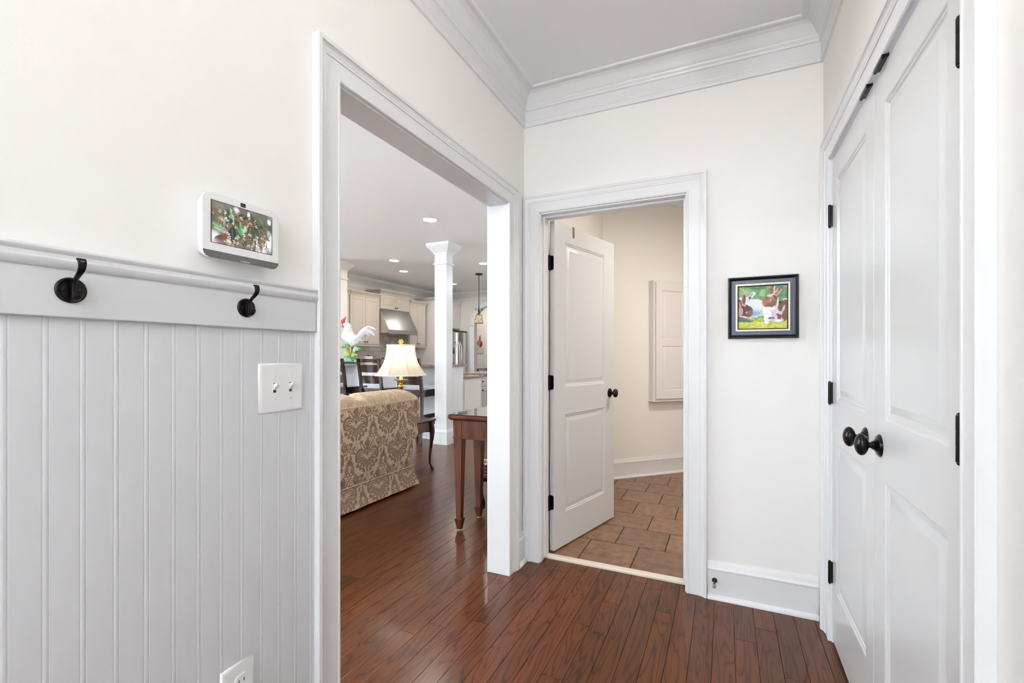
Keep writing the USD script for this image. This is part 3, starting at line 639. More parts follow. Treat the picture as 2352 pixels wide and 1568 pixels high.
# ================================================================== things in the hall
# --- coat hooks on the rail
def coat_hook(y, label):
    t = Thing('coat_hook', (XL + 0.019, y, 1.339), label, 'coat hook', 'coat hooks on the wainscot rail', local=True)
    t.part('rosette', lathe([(0.0232, 0), (0.0232, 0.0022), (0.0222, 0.0036), (0.0205, 0.0044), (0.0190, 0.0040), (0.0165, 0.0026), (0.0120, 0.0020), (0.0001, 0.0018)], 40, axis='x'), 'bronze', smooth=50)
    for s in (-1, 1):
        p = t.part('screw', lathe([(0.0034, 0.0015), (0.0034, 0.0034), (0.0022, 0.0042), (0.0001, 0.0044)], 16, (0, s * 0.0115, 0), axis='x'), 'bronze', smooth=50)
        t.part('screw_slot', cbox(0.0036, 0.0046, s * 0.0115 - 0.0022, s * 0.0115 + 0.0022, -0.0004, 0.0004, 0.0001), 'black', under=p)
    c = spline([(0.0015, -0.020), (0.009, -0.013), (0.0105, 0.0), (0.0125, 0.012), (0.022, 0.022), (0.034, 0.0305), (0.0405, 0.0395), (0.0405, 0.0475), (0.0365, 0.0535)], 30)
    d = np.gradient(c, axis=0); d /= np.linalg.norm(d, axis=1, keepdims=True)
    u = np.linspace(0, 1, 30); wid = 0.0031 + 0.0042 * np.clip((u - 0.40) / 0.6, 0, 1) ** 1.2; thk = 0.0042 - 0.0024 * u
    rings = []
    for (x, z), (tx, tz), w, h in zip(c, d, wid, thk):
        a = np.arange(14) * 2 * np.pi / 14
        ex, ey = np.sign(np.cos(a)) * np.abs(np.cos(a)) ** 0.6 * w, np.sign(np.sin(a)) * np.abs(np.sin(a)) ** 0.6 * h
        rings.append(np.stack([x - tz * ey, ex, z + tx * ey], 1))
    t.part('upper_prong', loft(rings), 'bronze', smooth=50)
    c = spline([(0.008, -0.0145), (0.014, -0.0175), (0.021, -0.0165), (0.0255, -0.0115), (0.0268, -0.0055)], 16); d = np.gradient(c, axis=0); d /= np.linalg.norm(d, axis=1, keepdims=True)
    rings = []
    for (x, z), (tx, tz), k in zip(c, d, np.linspace(0, 1, 16)):
        a = np.arange(12) * 2 * np.pi / 12; w, h = 0.0035 + 0.0035 * k, 0.0032 - 0.0012 * k
        rings.append(np.stack([x - tz * np.sin(a) * h, np.cos(a) * w, z + tx * np.sin(a) * h], 1))
    t.part('lower_prong', loft(rings), 'bronze', smooth=50)
    return t
h0 = coat_hook(0.428, 'black coat hook at the left end of the rail, nearest the viewer')
h0.copy((XL + 0.019, 0.767, 1.339), label='black coat hook on the rail above the light switch')

# --- light switch and outlet
def plate(t, y0, y1, z0, z1, x, name='plate'):
    b = 0.007
    rings = []
    for (o, d) in ((0, 0), (0, 0.0012), (0.0015, 0.0035), (0.004, 0.0052), (0.008, 0.006), (0.009, 0.006)):
        rings.append([(x + d, y0 + o, z0 + o), (x + d, y1 - o, z0 + o), (x + d, y1 - o, z1 - o), (x + d, y0 + o, z1 - o)])
    return t.part(name, loft(rings), 'plastic', smooth=40)
XP = XL + 0.008
sw = Thing('light_switch', (XP, 0.875, 1.07), 'white double toggle light switch on the beadboard', 'light switch')
plate(sw, 0.807, 0.943, 1.070, 1.200, XP)
for yc in (0.851, 0.900):
    q = sw.part('toggle_surround', join(cbox(XP + 0.005, XP + 0.0064, yc - 0.0058, yc - 0.0045, 1.1225, 1.1475), cbox(XP + 0.005, XP + 0.0064, yc + 0.0045, yc + 0.0058, 1.1225, 1.1475), cbox(XP + 0.005, XP + 0.0064, yc - 0.0058, yc + 0.0058, 1.1475, 1.1487), cbox(XP + 0.005, XP + 0.0064, yc - 0.0058, yc + 0.0058, 1.1213, 1.1225)), 'plastic')
    sw.part('slot', box(XP + 0.0055, XP + 0.0062, yc - 0.0045, yc + 0.0045, 1.1225, 1.1475), 'slot', under=q)
    tg = loft([[(XP + 0.0058 + 0.000, yc - a, 1.129), (XP + 0.0058, yc + a, 1.129), (XP + 0.0058, yc + a, 1.1455), (XP + 0.0058, yc - a, 1.1455)] if k == 0 else [(XP + dx, yc - a, zl), (XP + dx, yc + a, zl), (XP + dx, yc + a, zh), (XP + dx, yc - a, zh)] for k, (dx, a, zl, zh) in enumerate(((0, 0.0042, 0, 0), (0.012, 0.0038, 1.1365, 1.1465), (0.018, 0.0034, 1.1415, 1.1490), (0.019, 0.0028, 1.1425, 1.1483)))])
    sw.part('toggle', tg, 'plastic_gloss', smooth=20)
    for zc in (1.105, 1.165):
        s = sw.part('screw', lathe([(0.0028, 0.0055), (0.0028, 0.0066), (0.0016, 0.0072)], 14, (XP, yc, zc), axis='x'), 'plastic_gloss'); sw.part('screw_slot', box(XP + 0.0070, XP + 0.0074, yc - 0.0005, yc + 0.0005, zc - 0.0024, zc + 0.0024), 'screw', under=s)
ol = Thing('outlet', (XP, 0.7515, 0.33), 'white duplex wall outlet low on the beadboard with a plug-in knob', 'outlet')
plate(ol, 0.708, 0.795, 0.334, 0.464, XP)
for zc, plug in ((0.4185, False), (0.379, True)):
    rp = Polygon([(0.0175 * math.cos(a), np.clip(0.0205 * math.sin(a), -0.0145, 0.0175)) for a in np.linspace(0, 2 * math.pi, 40)[:-1]]).buffer(0)
    q = ol.part('receptacle', axes(extrude(rp, 0.0018), (0, 1, 0), (0, 0, 1), (1, 0, 0), (XP + 0.006, 0.7575, zc)), 'plastic_gloss')
    for sy, hh in ((-0.0064, 0.0036), (0.0064, 0.0044)): ol.part('slot', box(XP + 0.0076, XP + 0.0081, 0.7575 + sy - 0.0011, 0.7575 + sy + 0.0011, zc - hh + 0.002, zc + hh + 0.002), 'slot', under=q)
    if plug: ol.part('plug_in_knob', lathe([(0.019, 0.007), (0.021, 0.012), (0.021, 0.024), (0.017, 0.032), (0.0001, 0.034)], 32, (XP, 0.7695, zc - 0.004), axis='x'), 'plastic_gloss', smooth=50)

# --- smart display: painted screen of butterflies on leaves
def mixc(C, m, col): C[:] = C * (1 - m[:, None]) + np.asarray(col) * m[:, None]
def blob(u, v, cu, cv, ru, rv, ang=0.0, soft=0.12):
    c, s = math.cos(ang), math.sin(ang); a, b = (u - cu) * c + (v - cv) * s, -(u - cu) * s + (v - cv) * c
    return np.clip((1 - np.sqrt((a / ru) ** 2 + (b / rv) ** 2)) / soft, 0, 1)
def fbm2(u, v, s, seed=0, oct=3): return meshkit.fbm(np.stack([u * s, v * s, np.full_like(u, seed * 3.7)], 1), oct, seed)
def leafshape(u, v, cu, cv, L, W, ang, soft=0.15, bend=0.0):
    c, s = math.cos(ang), math.sin(ang); a, b = ((u - cu) * c + (v - cv) * s) / L, (-(u - cu) * s + (v - cv) * c) - bend * ((u - cu) ** 2 + (v - cv) ** 2)
    w = W * np.sin(np.pi * np.clip(a, 0, 1)) ** 0.8
    return np.clip((w - np.abs(b)) / (soft * W), 0, 1) * ((a > 0) & (a < 1))
def screen_image(u, v):
    """u 0..1.62, v 0..1"""
    R = np.random.default_rng(21)
    C = np.empty((len(u), 3)); C[:] = lin(96, 92, 78); n1 = fbm2(u, v, 3.0, 1); n2 = fbm2(u, v, 5.0, 2)
    mixc(C, np.clip((n1 - 0.45) * 6, 0, 1), lin(118, 104, 92)); mixc(C, np.clip((n2 - 0.52) * 8, 0, 1), lin(60, 92, 66)); mixc(C, np.clip((fbm2(u, v, 2.4, 5) - 0.60) * 9, 0, 1), lin(205, 200, 208))
    for cu, cv, ru, rv, a, col in ((0.05, 0.15, 0.20, 0.18, 0, (200, 198, 198)), (0.62, 0.90, 0.10, 0.12, 0.3, (205, 200, 208)), (0.95, 0.86, 0.05, 0.12, 0.1, (235, 228, 232)), (1.50, 0.30, 0.16, 0.36, 0, (212, 208, 222)), (1.53, 0.85, 0.07, 0.10, 0.2, (200, 205, 240)), (0.28, 0.16, 0.30, 0.09, 0.5, (120, 62, 40)), (0.42, 0.08, 0.08, 0.10, 0.2, (206, 190, 166)), (1.30, 0.16, 0.07, 0.20, 0, (140, 96, 60)), (0.18, 0.90, 0.22, 0.14, 0, (120, 106, 96)), (1.05, 0.55, 0.30, 0.35, 0.2, (88, 60, 50)), (0.55, 0.55, 0.35, 0.40, 0.1, (66, 70, 62)), (0.25, 0.55, 0.12, 0.14, 0.4, (176, 150, 120)), (1.16, 0.22, 0.05, 0.24, 0.1, (196, 190, 200))):
        mixc(C, blob(u, v, cu, cv, ru, rv, a, 0.6), lin(*col))
    leaves = [(0.0, 0.46, 0.42, 0.10, -0.35, (92, 142, 92)), (0.02, 0.36, 0.40, 0.07, -0.12, (104, 158, 116)), (0.36, 0.70, 0.36, 0.10, -1.1, (44, 62, 58)), (0.30, 0.78, 0.55, 0.05, -1.2, (70, 128, 72)), (0.55, 0.60, 0.45, 0.055, -0.95, (60, 120, 56)), (0.70, 0.72, 0.50, 0.05, -1.35, (84, 150, 66)), (0.88, 0.62, 0.26, 0.07, -1.9, (118, 178, 132)), (1.02, 0.86, 0.55, 0.045, -0.6, (48, 92, 52)), (1.15, 0.90, 0.95, 0.045, -1.62, (42, 84, 56)), (1.2, 0.95, 0.5, 0.03, -0.95, (70, 120, 60)), (0.50, 0.50, 0.42, 0.10, -1.5, (38, 46, 46)), (0.78, 0.36, 0.36, 0.07, -1.4, (46, 66, 60)), (0.46, 0.95, 0.36, 0.05, -1.3, (120, 170, 120)), (0.95, 0.50, 0.35, 0.05, -1.2, (52, 100, 62))]
    for cu, cv, L, W, a, col in leaves:
        m = leafshape(u, v, cu, cv, L, W, a); mixc(C, m * 0.95, lin(*col)); mixc(C, leafshape(u, v, cu, cv, L, W * 0.16, a) * 0.6, lin(*[min(255, c + 60) for c in col]))
    for k in range(5):   # thin yellow-green twigs
        cu, cv = 0.6 + 0.16 * k, 0.78 - 0.05 * k
        rr = np.sqrt((u - cu) ** 2 + (v - cv + 0.18) ** 2); mixc(C, np.clip(1 - np.abs(rr - 0.18) / 0.008, 0, 1) * (v > cv - 0.16) * (u > cu - 0.1), lin(150, 150, 50))
    kinds = [(lin(206, 190, 150), lin(52, 38, 28)), (lin(176, 130, 70), lin(40, 28, 22)), (lin(208, 206, 198), lin(70, 62, 58)), (lin(196, 96, 42), lin(36, 24, 20)), (lin(184, 200, 178), lin(58, 60, 52))]
    for k in range(26):   # dark leaf shadows between the insects
        mixc(C, leafshape(u, v, R.uniform(0.25, 1.45), R.uniform(0.05, 0.9), R.uniform(0.10, 0.26), R.uniform(0.02, 0.05), R.uniform(0, 6.3), 0.3) * 0.8, lin(*[(44, 58, 48), (58, 44, 36), (34, 40, 38), (60, 92, 62)][k % 4]))
    spots = [(0.24, 0.74, 2.3, 1.2), (0.08, 0.66, 2.2, 1.2), (0.30, 0.60, 0.4, 1.3), (0.16, 0.48, 0.8, 1.2), (0.28, 0.42, 3.6, 1.0)] + [(R.uniform(0.30, 1.52), R.uniform(0.03, 0.80), R.uniform(0, 6.28), R.uniform(0.7, 1.15)) for _ in range(72)]
    for i, (cu, cv, a, s) in enumerate(spots):
        base, vein = kinds[[0, 1, 2, 1, 4, 3, 0, 4, 2, 1, 0][i % 11]]
        for da, L, W in ((-0.35, 0.125, 0.030), (0.35, 0.100, 0.036)):
            m = leafshape(u, v, cu, cv, L * s, W * s, a + da, 0.15); mixc(C, m, vein)
            m2 = leafshape(u, v, cu + 0.008 * math.cos(a + da), cv + 0.008 * math.sin(a + da), L * s * 0.86, W * s * 0.78, a + da, 0.2)
            st = (np.sin((np.arctan2(v - cv, u - cu) - a) * 17) * 0.5 + 0.5) > 0.16
            mixc(C, m2 * st * 0.92, np.array(base) * R.uniform(0.75, 1.05))
    C = C * (0.86 + 0.28 * fbm2(u, v, 14, 9, 2))[:, None]
    return C * 0.72 + 0.28 * C.mean(1)[:, None]
XF = -1.064
def rr_poly(y0, y1, z0, z1, r, n=8):
    return Polygon([(y1 - r + r * math.cos(a), z1 - r + r * math.sin(a)) for a in np.linspace(0, math.pi / 2, n)] + [(y0 + r + r * math.cos(a), z1 - r + r * math.sin(a)) for a in np.linspace(math.pi / 2, math.pi, n)] + [(y0 + r + r * math.cos(a), z0 + r + r * math.sin(a)) for a in np.linspace(math.pi, 1.5 * math.pi, n)] + [(y1 - r + r * math.cos(a), z0 + r + r * math.sin(a)) for a in np.linspace(1.5 * math.pi, 2 * math.pi, n)])
dp = Thing('smart_display', (XL, 0.748, 1.444), 'white wall-mounted smart display showing butterflies on leaves', 'smart display')
yz = lambda poly, x, d: axes(extrude(poly, d), (0, 1, 0), (0, 0, 1), (1, 0, 0), (x, 0, 0))
body_rings = []
for x, o in ((XL, 0.012), (XL + 0.004, 0.008), (XF - 0.010, 0.001), (XF - 0.004, 0.0), (XF - 0.001, 0.0006), (XF, 0.002)):
    c = np.array(rr_poly(0.6505 + o, 0.8455 - o, 1.444 + o, 1.594 - o, 0.018 - o * 0.4).exterior.coords)[:-1]
    body_rings.append(np.column_stack([np.full(len(c), x), c]))
dp.part('housing', loft(body_rings), 'plastic_gloss', smooth=35)
g = rr_poly(0.6515, 0.8445, 1.4445, 1.5, 0.018).intersection(Polygon([(0.6, 1.40), (0.9, 1.40), (0.9, 1.4612), (0.6, 1.4612)]))
dp.part('speaker_grille', yz(g, XF - 0.0002, 0.0010), 'grille')
fx = dp.part('screen_bezel', yz(rr_poly(0.6692, 0.8262, 1.4792, 1.5772, 0.001), XF - 0.0003, 0.0006), 'black')
u, v, f = grid(0, 1, 0, 1, 230, 142)
dp.part('screen', (np.column_stack([np.full(len(u), XF + 0.0006), 0.6708 + u * 0.154, 1.4804 + v * 0.0956]), f), 'screen_paint', paint=np.clip(screen_image(u * 1.61, v), 0, 1), under=fx)
dp.part('camera_window', yz(rr_poly(0.7405, 0.7535, 1.5800, 1.5895, 0.0008), XF - 0.0003, 0.0008), 'dispenser')
for yy in (0.719, 0.778, 0.824): dp.part('microphone_hole', lathe([(0.0006, 0), (0.0006, 0.0004)], 10, (XF, yy, 1.5865), axis='x'), 'slot')
tm = meshkit.text_mesh('FACEBOOK', 0.0026, 0.0004); tv = np.array(tm.vertices); tv[:, 0] -= tv[:, 0].mean(); tv[:, 0] *= 1.25
dp.part('lettering', axes((tv, np.array(tm.faces)), (0, 1, 0), (0, 0, 1), (1, 0, 0), (XF + 0.0008, 0.7535, 1.4470)), 'plastic')

# --- framed rabbit painting
def rabbits(u, v):
    """u, v in 0..1, v up"""
    u, v = u + 0.030 * (fbm2(u, v, 26, 31, 2) - 0.5) + 0.016 * (fbm2(u, v, 70, 33, 1) - 0.5), v + 0.030 * (fbm2(u, v, 26, 37, 2) - 0.5) + 0.016 * (fbm2(u, v, 70, 39, 1) - 0.5)
    E = lambda cu, cv, ru, rv, a=0, soft=0.10: blob(u, v, cu, cv, ru, rv, a, soft)
    C = np.empty((len(u), 3)); C[:] = lin(112, 160, 104); n = fbm2(u, v, 6, 3); n2 = fbm2(u * 1.0, v * 2.2, 9, 4)
    mixc(C, np.clip((n - 0.45) * 5, 0, 1), lin(168, 196, 142)); mixc(C, np.clip((n2 - 0.55) * 7, 0, 1), lin(66, 124, 76)); mixc(C, E(0.86, 0.98, 0.16, 0.16, 0, 0.7) * 0.9, lin(58, 132, 150)); mixc(C, E(0.14, 0.86, 0.20, 0.10, 0.2, 0.8) * 0.7, lin(196, 206, 148)); mixc(C, E(0.80, 0.74, 0.2, 0.1, 0, 0.7) * 0.7, lin(70, 128, 96))
    # grass
    gmask = np.clip((0.25 + 0.02 * np.sin(u * 30) - v) * 30, 0, 1); mixc(C, gmask, lin(204, 208, 84))
    st = fbm2(u * 5 + v * 4, v * 14, 4, 6); mixc(C, gmask * np.clip((st - 0.52) * 8, 0, 1), lin(226, 226, 112)); mixc(C, gmask * np.clip((0.42 - st) * 8, 0, 1), lin(150, 178, 70))
    mixc(C, np.clip((0.02 - np.abs(v - 0.19 - 0.025 * np.sin(u * 19))) * 60, 0, 1) * np.clip(fbm2(u, v, 16, 8) * 3 - 0.9, 0, 1), lin(44, 106, 110)); mixc(C, E(0.82, 0.17, 0.2, 0.05, 0, 0.6) * 0.85, lin(52, 116, 110)); mixc(C, E(0.13, 0.19, 0.22, 0.05, 0, 0.6) * 0.85, lin(48, 96, 112))
    # white rabbit behind
    mixc(C, E(0.34, 0.48, 0.26, 0.23), lin(226, 232, 234)); mixc(C, E(0.06, 0.66, 0.14, 0.10), lin(232, 230, 226)); mixc(C, E(0.36, 0.36, 0.22, 0.12, 0, 0.8) * 0.85, lin(112, 168, 208)); mixc(C, E(0.45, 0.57, 0.12, 0.1, 0, 0.8) * 0.6, lin(244, 240, 228))
    mixc(C, E(0.29, 0.80, 0.10, 0.055, 0.75), lin(226, 222, 236)); mixc(C, E(0.27, 0.80, 0.05, 0.022, 0.9), lin(206, 150, 178)); mixc(C, E(0.23, 0.73, 0.05, 0.016, 0.5) , lin(56, 60, 74)); mixc(C, E(0.18, 0.68, 0.05, 0.09), lin(220, 224, 236)); mixc(C, E(0.97, 0.62, 0.07, 0.08), lin(232, 232, 236))
    # right rabbit: body, patches, legs
    mixc(C, E(0.80, 0.36, 0.23, 0.24), lin(216, 206, 222)); mixc(C, E(0.60, 0.36, 0.09, 0.20, 0.1), lin(244, 242, 238)); mixc(C, E(0.58, 0.20, 0.05, 0.10), lin(246, 244, 240)); mixc(C, E(0.68, 0.50, 0.13, 0.08, 0.2), lin(236, 238, 244))
    mixc(C, E(0.93, 0.52, 0.11, 0.15, -0.5), lin(128, 84, 62)); mixc(C, E(0.86, 0.60, 0.03, 0.03), lin(72, 44, 36)); mixc(C, E(0.96, 0.32, 0.07, 0.16), lin(136, 90, 70)); mixc(C, E(0.84, 0.30, 0.07, 0.03, -0.5), lin(140, 88, 60)); mixc(C, E(0.85, 0.25, 0.05, 0.05), lin(150, 92, 60)); mixc(C, E(0.92, 0.42, 0.025, 0.12, -0.3), lin(206, 206, 218)); mixc(C, E(0.81, 0.52, 0.05, 0.012, 0.2), lin(120, 80, 62)); mixc(C, E(0.83, 0.175, 0.07, 0.035), lin(244, 240, 244)); mixc(C, E(0.69, 0.24, 0.07, 0.03), lin(120, 112, 150))
    # head and ears
    mixc(C, E(0.705, 0.905, 0.052, 0.11, -0.12), lin(150, 104, 78)); mixc(C, E(0.745, 0.90, 0.014, 0.10, -0.1), lin(228, 200, 178)); mixc(C, E(0.82, 0.83, 0.16, 0.045, 0.95), lin(146, 96, 74)); mixc(C, E(0.835, 0.83, 0.12, 0.026, 0.95), lin(212, 150, 146)); mixc(C, E(0.78, 0.86, 0.12, 0.012, 0.95), lin(216, 206, 204))
    mixc(C, E(0.665, 0.635, 0.155, 0.145, 0.25), lin(150, 104, 76)); mixc(C, E(0.585, 0.590, 0.085, 0.095, 0.5), lin(158, 112, 82)); mixc(C, E(0.70, 0.72, 0.10, 0.05, -0.2, 0.6) * 0.7, lin(190, 150, 116)); mixc(C, E(0.60, 0.60, 0.11, 0.09, 0.2, 0.5), lin(178, 132, 98)); mixc(C, E(0.68, 0.775, 0.09, 0.03, 0.1), lin(226, 218, 200)); mixc(C, E(0.66, 0.545, 0.12, 0.055, -0.05, 0.4), lin(132, 100, 66)); mixc(C, E(0.815, 0.60, 0.02, 0.13, -0.15), lin(216, 220, 232)); mixc(C, E(0.76, 0.73, 0.06, 0.014, -0.75), lin(46, 36, 36))
    mixc(C, E(0.685, 0.655, 0.034, 0.030), lin(230, 226, 226)); mixc(C, E(0.695, 0.655, 0.020, 0.021), lin(52, 48, 60)); mixc(C, E(0.689, 0.662, 0.006, 0.006), lin(240, 240, 240)); mixc(C, E(0.518, 0.570, 0.018, 0.018), lin(224, 132, 122))
    # left rabbit
    mixc(C, E(0.05, 0.30, 0.10, 0.09), lin(120, 104, 116)); mixc(C, E(0.15, 0.42, 0.17, 0.155, -0.6), lin(100, 68, 58)); mixc(C, E(0.03, 0.40, 0.07, 0.12), lin(196, 168, 146)); mixc(C, E(0.24, 0.36, 0.06, 0.10, -0.3), lin(128, 92, 84)); mixc(C, E(0.15, 0.275, 0.13, 0.022, -0.25), lin(226, 218, 222)); mixc(C, E(0.20, 0.255, 0.05, 0.018), lin(196, 160, 168))
    mixc(C, E(0.115, 0.70, 0.042, 0.13, -0.05), lin(146, 100, 80)); mixc(C, E(0.13, 0.68, 0.014, 0.12, -0.05), lin(92, 62, 54)); mixc(C, E(0.03, 0.60, 0.045, 0.12, 0.25), lin(120, 78, 66)); mixc(C, E(0.03, 0.57, 0.022, 0.09, 0.25), lin(210, 146, 140)); mixc(C, E(0.115, 0.555, 0.05, 0.015, -0.4), lin(206, 184, 160))
    mixc(C, E(0.172, 0.395, 0.030, 0.026), lin(206, 212, 200)); mixc(C, E(0.176, 0.395, 0.019, 0.019), lin(48, 66, 62)); mixc(C, E(0.172, 0.402, 0.005, 0.005), lin(236, 236, 236))
    # signature strokes at the lower left
    for k in range(9): mixc(C, E(0.09 + 0.032 * k, 0.085 + 0.004 * (k % 3), 0.014, 0.004, 0.7 if k % 2 else -0.4, 0.4) * 0.7, lin(110, 140, 60))
    return np.clip(C * (0.70 + 0.6 * fbm2(u * 2.0 + v, v * 1.2, 26, 12, 3))[:, None], 0, 1)
pt = Thing('framed_painting', (0.16, YB, 1.304), 'small square painting of rabbits on grass in a black and slate frame', 'painting')
PX0, PX1, PZ0, PZ1 = 0.009, 0.3105, 1.305, 1.605
def frame_ring(prof):
    rings = []
    for o, d in prof:
        rings.append([(PX0 + o, YB - d, PZ0 + o), (PX1 - o, YB - d, PZ0 + o), (PX1 - o, YB - d, PZ1 - o), (PX0 + o, YB - d, PZ1 - o)])
    return loft(rings, cap=False)
pt.part('outer_frame', frame_ring([(0.0005, 0), (0, 0.002), (0, 0.019), (0.001, 0.022), (0.003, 0.0235), (0.006, 0.0235), (0.008, 0.022), (0.012, 0.0205), (0.0165, 0.0165), (0.0165, 0.003)]), 'frame_black', smooth=25)
pt.part('slate_panel', frame_ring([(0.0163, 0.003), (0.0163, 0.0165), (0.0335, 0.0185), (0.0337, 0.003)]), 'frame_slate', smooth=15)
pt.part('gold_lip', frame_ring([(0.0333, 0.003), (0.0333, 0.0195), (0.0355, 0.0225), (0.0385, 0.0225), (0.0395, 0.0195), (0.0405, 0.0205), (0.0425, 0.0205), (0.0440, 0.0175), (0.0445, 0.003)]), 'gold', smooth=25)
pt.part('fillet', frame_ring([(0.0443, 0.003), (0.0443, 0.0172), (0.0478, 0.0165), (0.0478, 0.003)]), 'frame_black', smooth=15)
u, v, f = grid(0, 1, 0, 1, 190, 190)
pt.part('canvas', (np.column_stack([PX0 + 0.0475 + u * (PX1 - PX0 - 0.095), np.full(len(u), YB - 0.0140), PZ0 + 0.0475 + v * (PZ1 - PZ0 - 0.095)]), f), 'canvas_paint', paint=rabbits(u, v))
pt.part('backing', box(PX0 + 0.002, PX1 - 0.002, YB - 0.0032, YB, PZ0 + 0.002, PZ1 - 0.002), 'frame_black')

# --- door stop on the baseboard
ds = Thing('door_stop', (-0.052, YB - 0.0165, 0.096), 'small black door stop with tan rubber tip on the baseboard', 'door stop')
o = np.array([-0.052, YB - 0.0165, 0.094])
ds.part('flange', lathe([(0.0125, 0), (0.0125, 0.004), (0.0095, 0.009), (0.006, 0.012)], 24, o, '-y'), 'bronze', smooth=45)
ds.part('stem', lathe([(0.005, 0.010), (0.0045, 0.055), (0.006, 0.062)], 18, o, '-y'), 'bronze', smooth=45)
ds.part('rubber_tip', lathe([(0.0075, 0.062), (0.0085, 0.066), (0.0085, 0.074), (0.006, 0.078), (0.0001, 0.079)], 20, o, '-y'), 'rubber_tan', smooth=45)

# --- hall ceiling lamp (above and behind the viewpoint) and mudroom, pantry lamps
for k, (xx, yy, lab) in enumerate(((-0.30, -2.05, 'hall behind the viewpoint'), (-4.4, 1.2, 'living room, out of view'), (-2.25, 7.2, 'breakfast corner of the kitchen, hidden by the jamb'), (0.35, 3.65, 'mudroom'), (-5.6, 10.5, 'room beyond the kitchen arch'))):
    if k < 3:
        c = Thing('globe_lamp', (xx, yy, ZC), 'frosted white globe lamp hanging in the ' + lab, 'ceiling lamp')
        c.part('canopy', lathe([(0.06, ZC - 0.025), (0.065, ZC)], 32, (xx, yy, 0)), 'bronze'); c.part('rod', cyl(0.008, 0.13, (xx, yy, ZC - 0.15), 12), 'bronze')
        c.part('globe', lathe([(0.13 * math.sin(a) + 1e-4, ZC - 0.27 - 0.13 * math.cos(a)) for a in np.linspace(0, math.pi, 24)], 36, (xx, yy, 0)), ('globe_glass', 'globe_glass_living', 'globe_glass_breakfast')[k], smooth=60); continue
    c = Thing('ceiling_lamp', (xx, yy, ZC - 0.10), 'flush frosted glass ceiling lamp of the ' + lab, 'ceiling lamp')
    c.part('base', lathe([(0.15, ZC - 0.02), (0.15, ZC)], 40, (xx, yy, 0)), 'bronze'); c.part('glass', lathe([(0.0001, ZC - 0.105), (0.08, ZC - 0.097), (0.13, ZC - 0.07), (0.145, ZC - 0.02)], 40, (xx, yy, 0)), 'lamp_glass', smooth=60)

c = Thing('dome_lamp', (-0.10, 1.05, ZC), 'small frosted dome lamp on the hall ceiling above the viewpoint', 'ceiling lamp')
c.part('base', lathe([(0.07, ZC - 0.03), (0.075, ZC)], 32, (-0.10, 1.05, 0)), 'bronze')
c.part('glass', lathe([(0.1 * math.sin(a) + 1e-4, ZC - 0.13 - 0.1 * math.cos(a)) for a in np.linspace(0, math.pi, 20)], 32, (-0.10, 1.05, 0)), 'dome_glass', smooth=60)

# --- ironing board cabinet on the diagonal mudroom wall
W45 = np.array([0.7071, 0.7071, 0]); N45 = np.array([0.7071, -0.7071, 0]); O45 = np.array([-1.10, 4.495, 0])
ic = Thing('wall_cabinet', tuple(O45 + W45 * 0.75 + [0, 0, 0.765]), 'tall narrow pale cabinet with two raised panels hung on the mudroom wall', 'cabinet')
w45 = lambda m, o=0.0, z=0.0, d=0.0: axes(m, W45, N45, (0, 0, 1), O45 + W45 * o + N45 * d + np.array([0, 0, z]))
s0, s1 = 0.545, 0.985
ic.part('body', w45(cbox(s0, s1, 0, 0.075, 0.765, 1.985, 0.003)), 'iron_cabinet'); ic.part('bottom_lip', w45(cbox(s0 - 0.004, s1 + 0.004, 0, 0.082, 0.755, 0.770, 0.004)), 'iron_cabinet')
fr, pans = panel_door(0.40, 1.18, 0.019, [(0.075, 0.325, 0.085, 0.535), (0.075, 0.325, 0.605, 1.095)], RING_S)
q = ic.part('door', w45(fr, s0 + 0.02, 0.785, 0.095), 'iron_cabinet', smooth=20)
for p in pans: ic.part('panel', w45(p, s0 + 0.02, 0.785, 0.095), 'iron_cabinet', smooth=20, under=q)

# ================================================================== living room
# --- damask cloth pattern on (a, b) = (along, up)
D_BASE, D_DARK = np.array(lin(209, 183, 153)), np.array(lin(141, 114, 93))
def petal(a, b, ca_, cb_, L, W, ang, bend=0.0, ser=0.18, nser=5):
    c, s = math.cos(ang), math.sin(ang); x, y = (a - ca_) * c + (b - cb_) * s, -(a - ca_) * s + (b - cb_) * c
    t = np.clip(x / L, 0, 1); y = y - bend * x * x
    w = W * np.sin(np.pi * t ** 0.75) * (1 + ser * np.sin(2 * np.pi * nser * t))
    return (x > 0) & (x < L) & (np.abs(y) < w)
def arc(a, b, cx, cy, r, w0, w1, t0, t1):
    """tapered crescent from angle t0 to t1 about (cx, cy)"""
    d = np.hypot(a - cx, b - cy); t = np.arctan2(b - cy, a - cx); lo, hi = min(t0, t1), max(t0, t1); q = (t - t0) / (t1 - t0)
    return (t > lo) & (t < hi) & (np.abs(d - r) < w0 + (w1 - w0) * q)
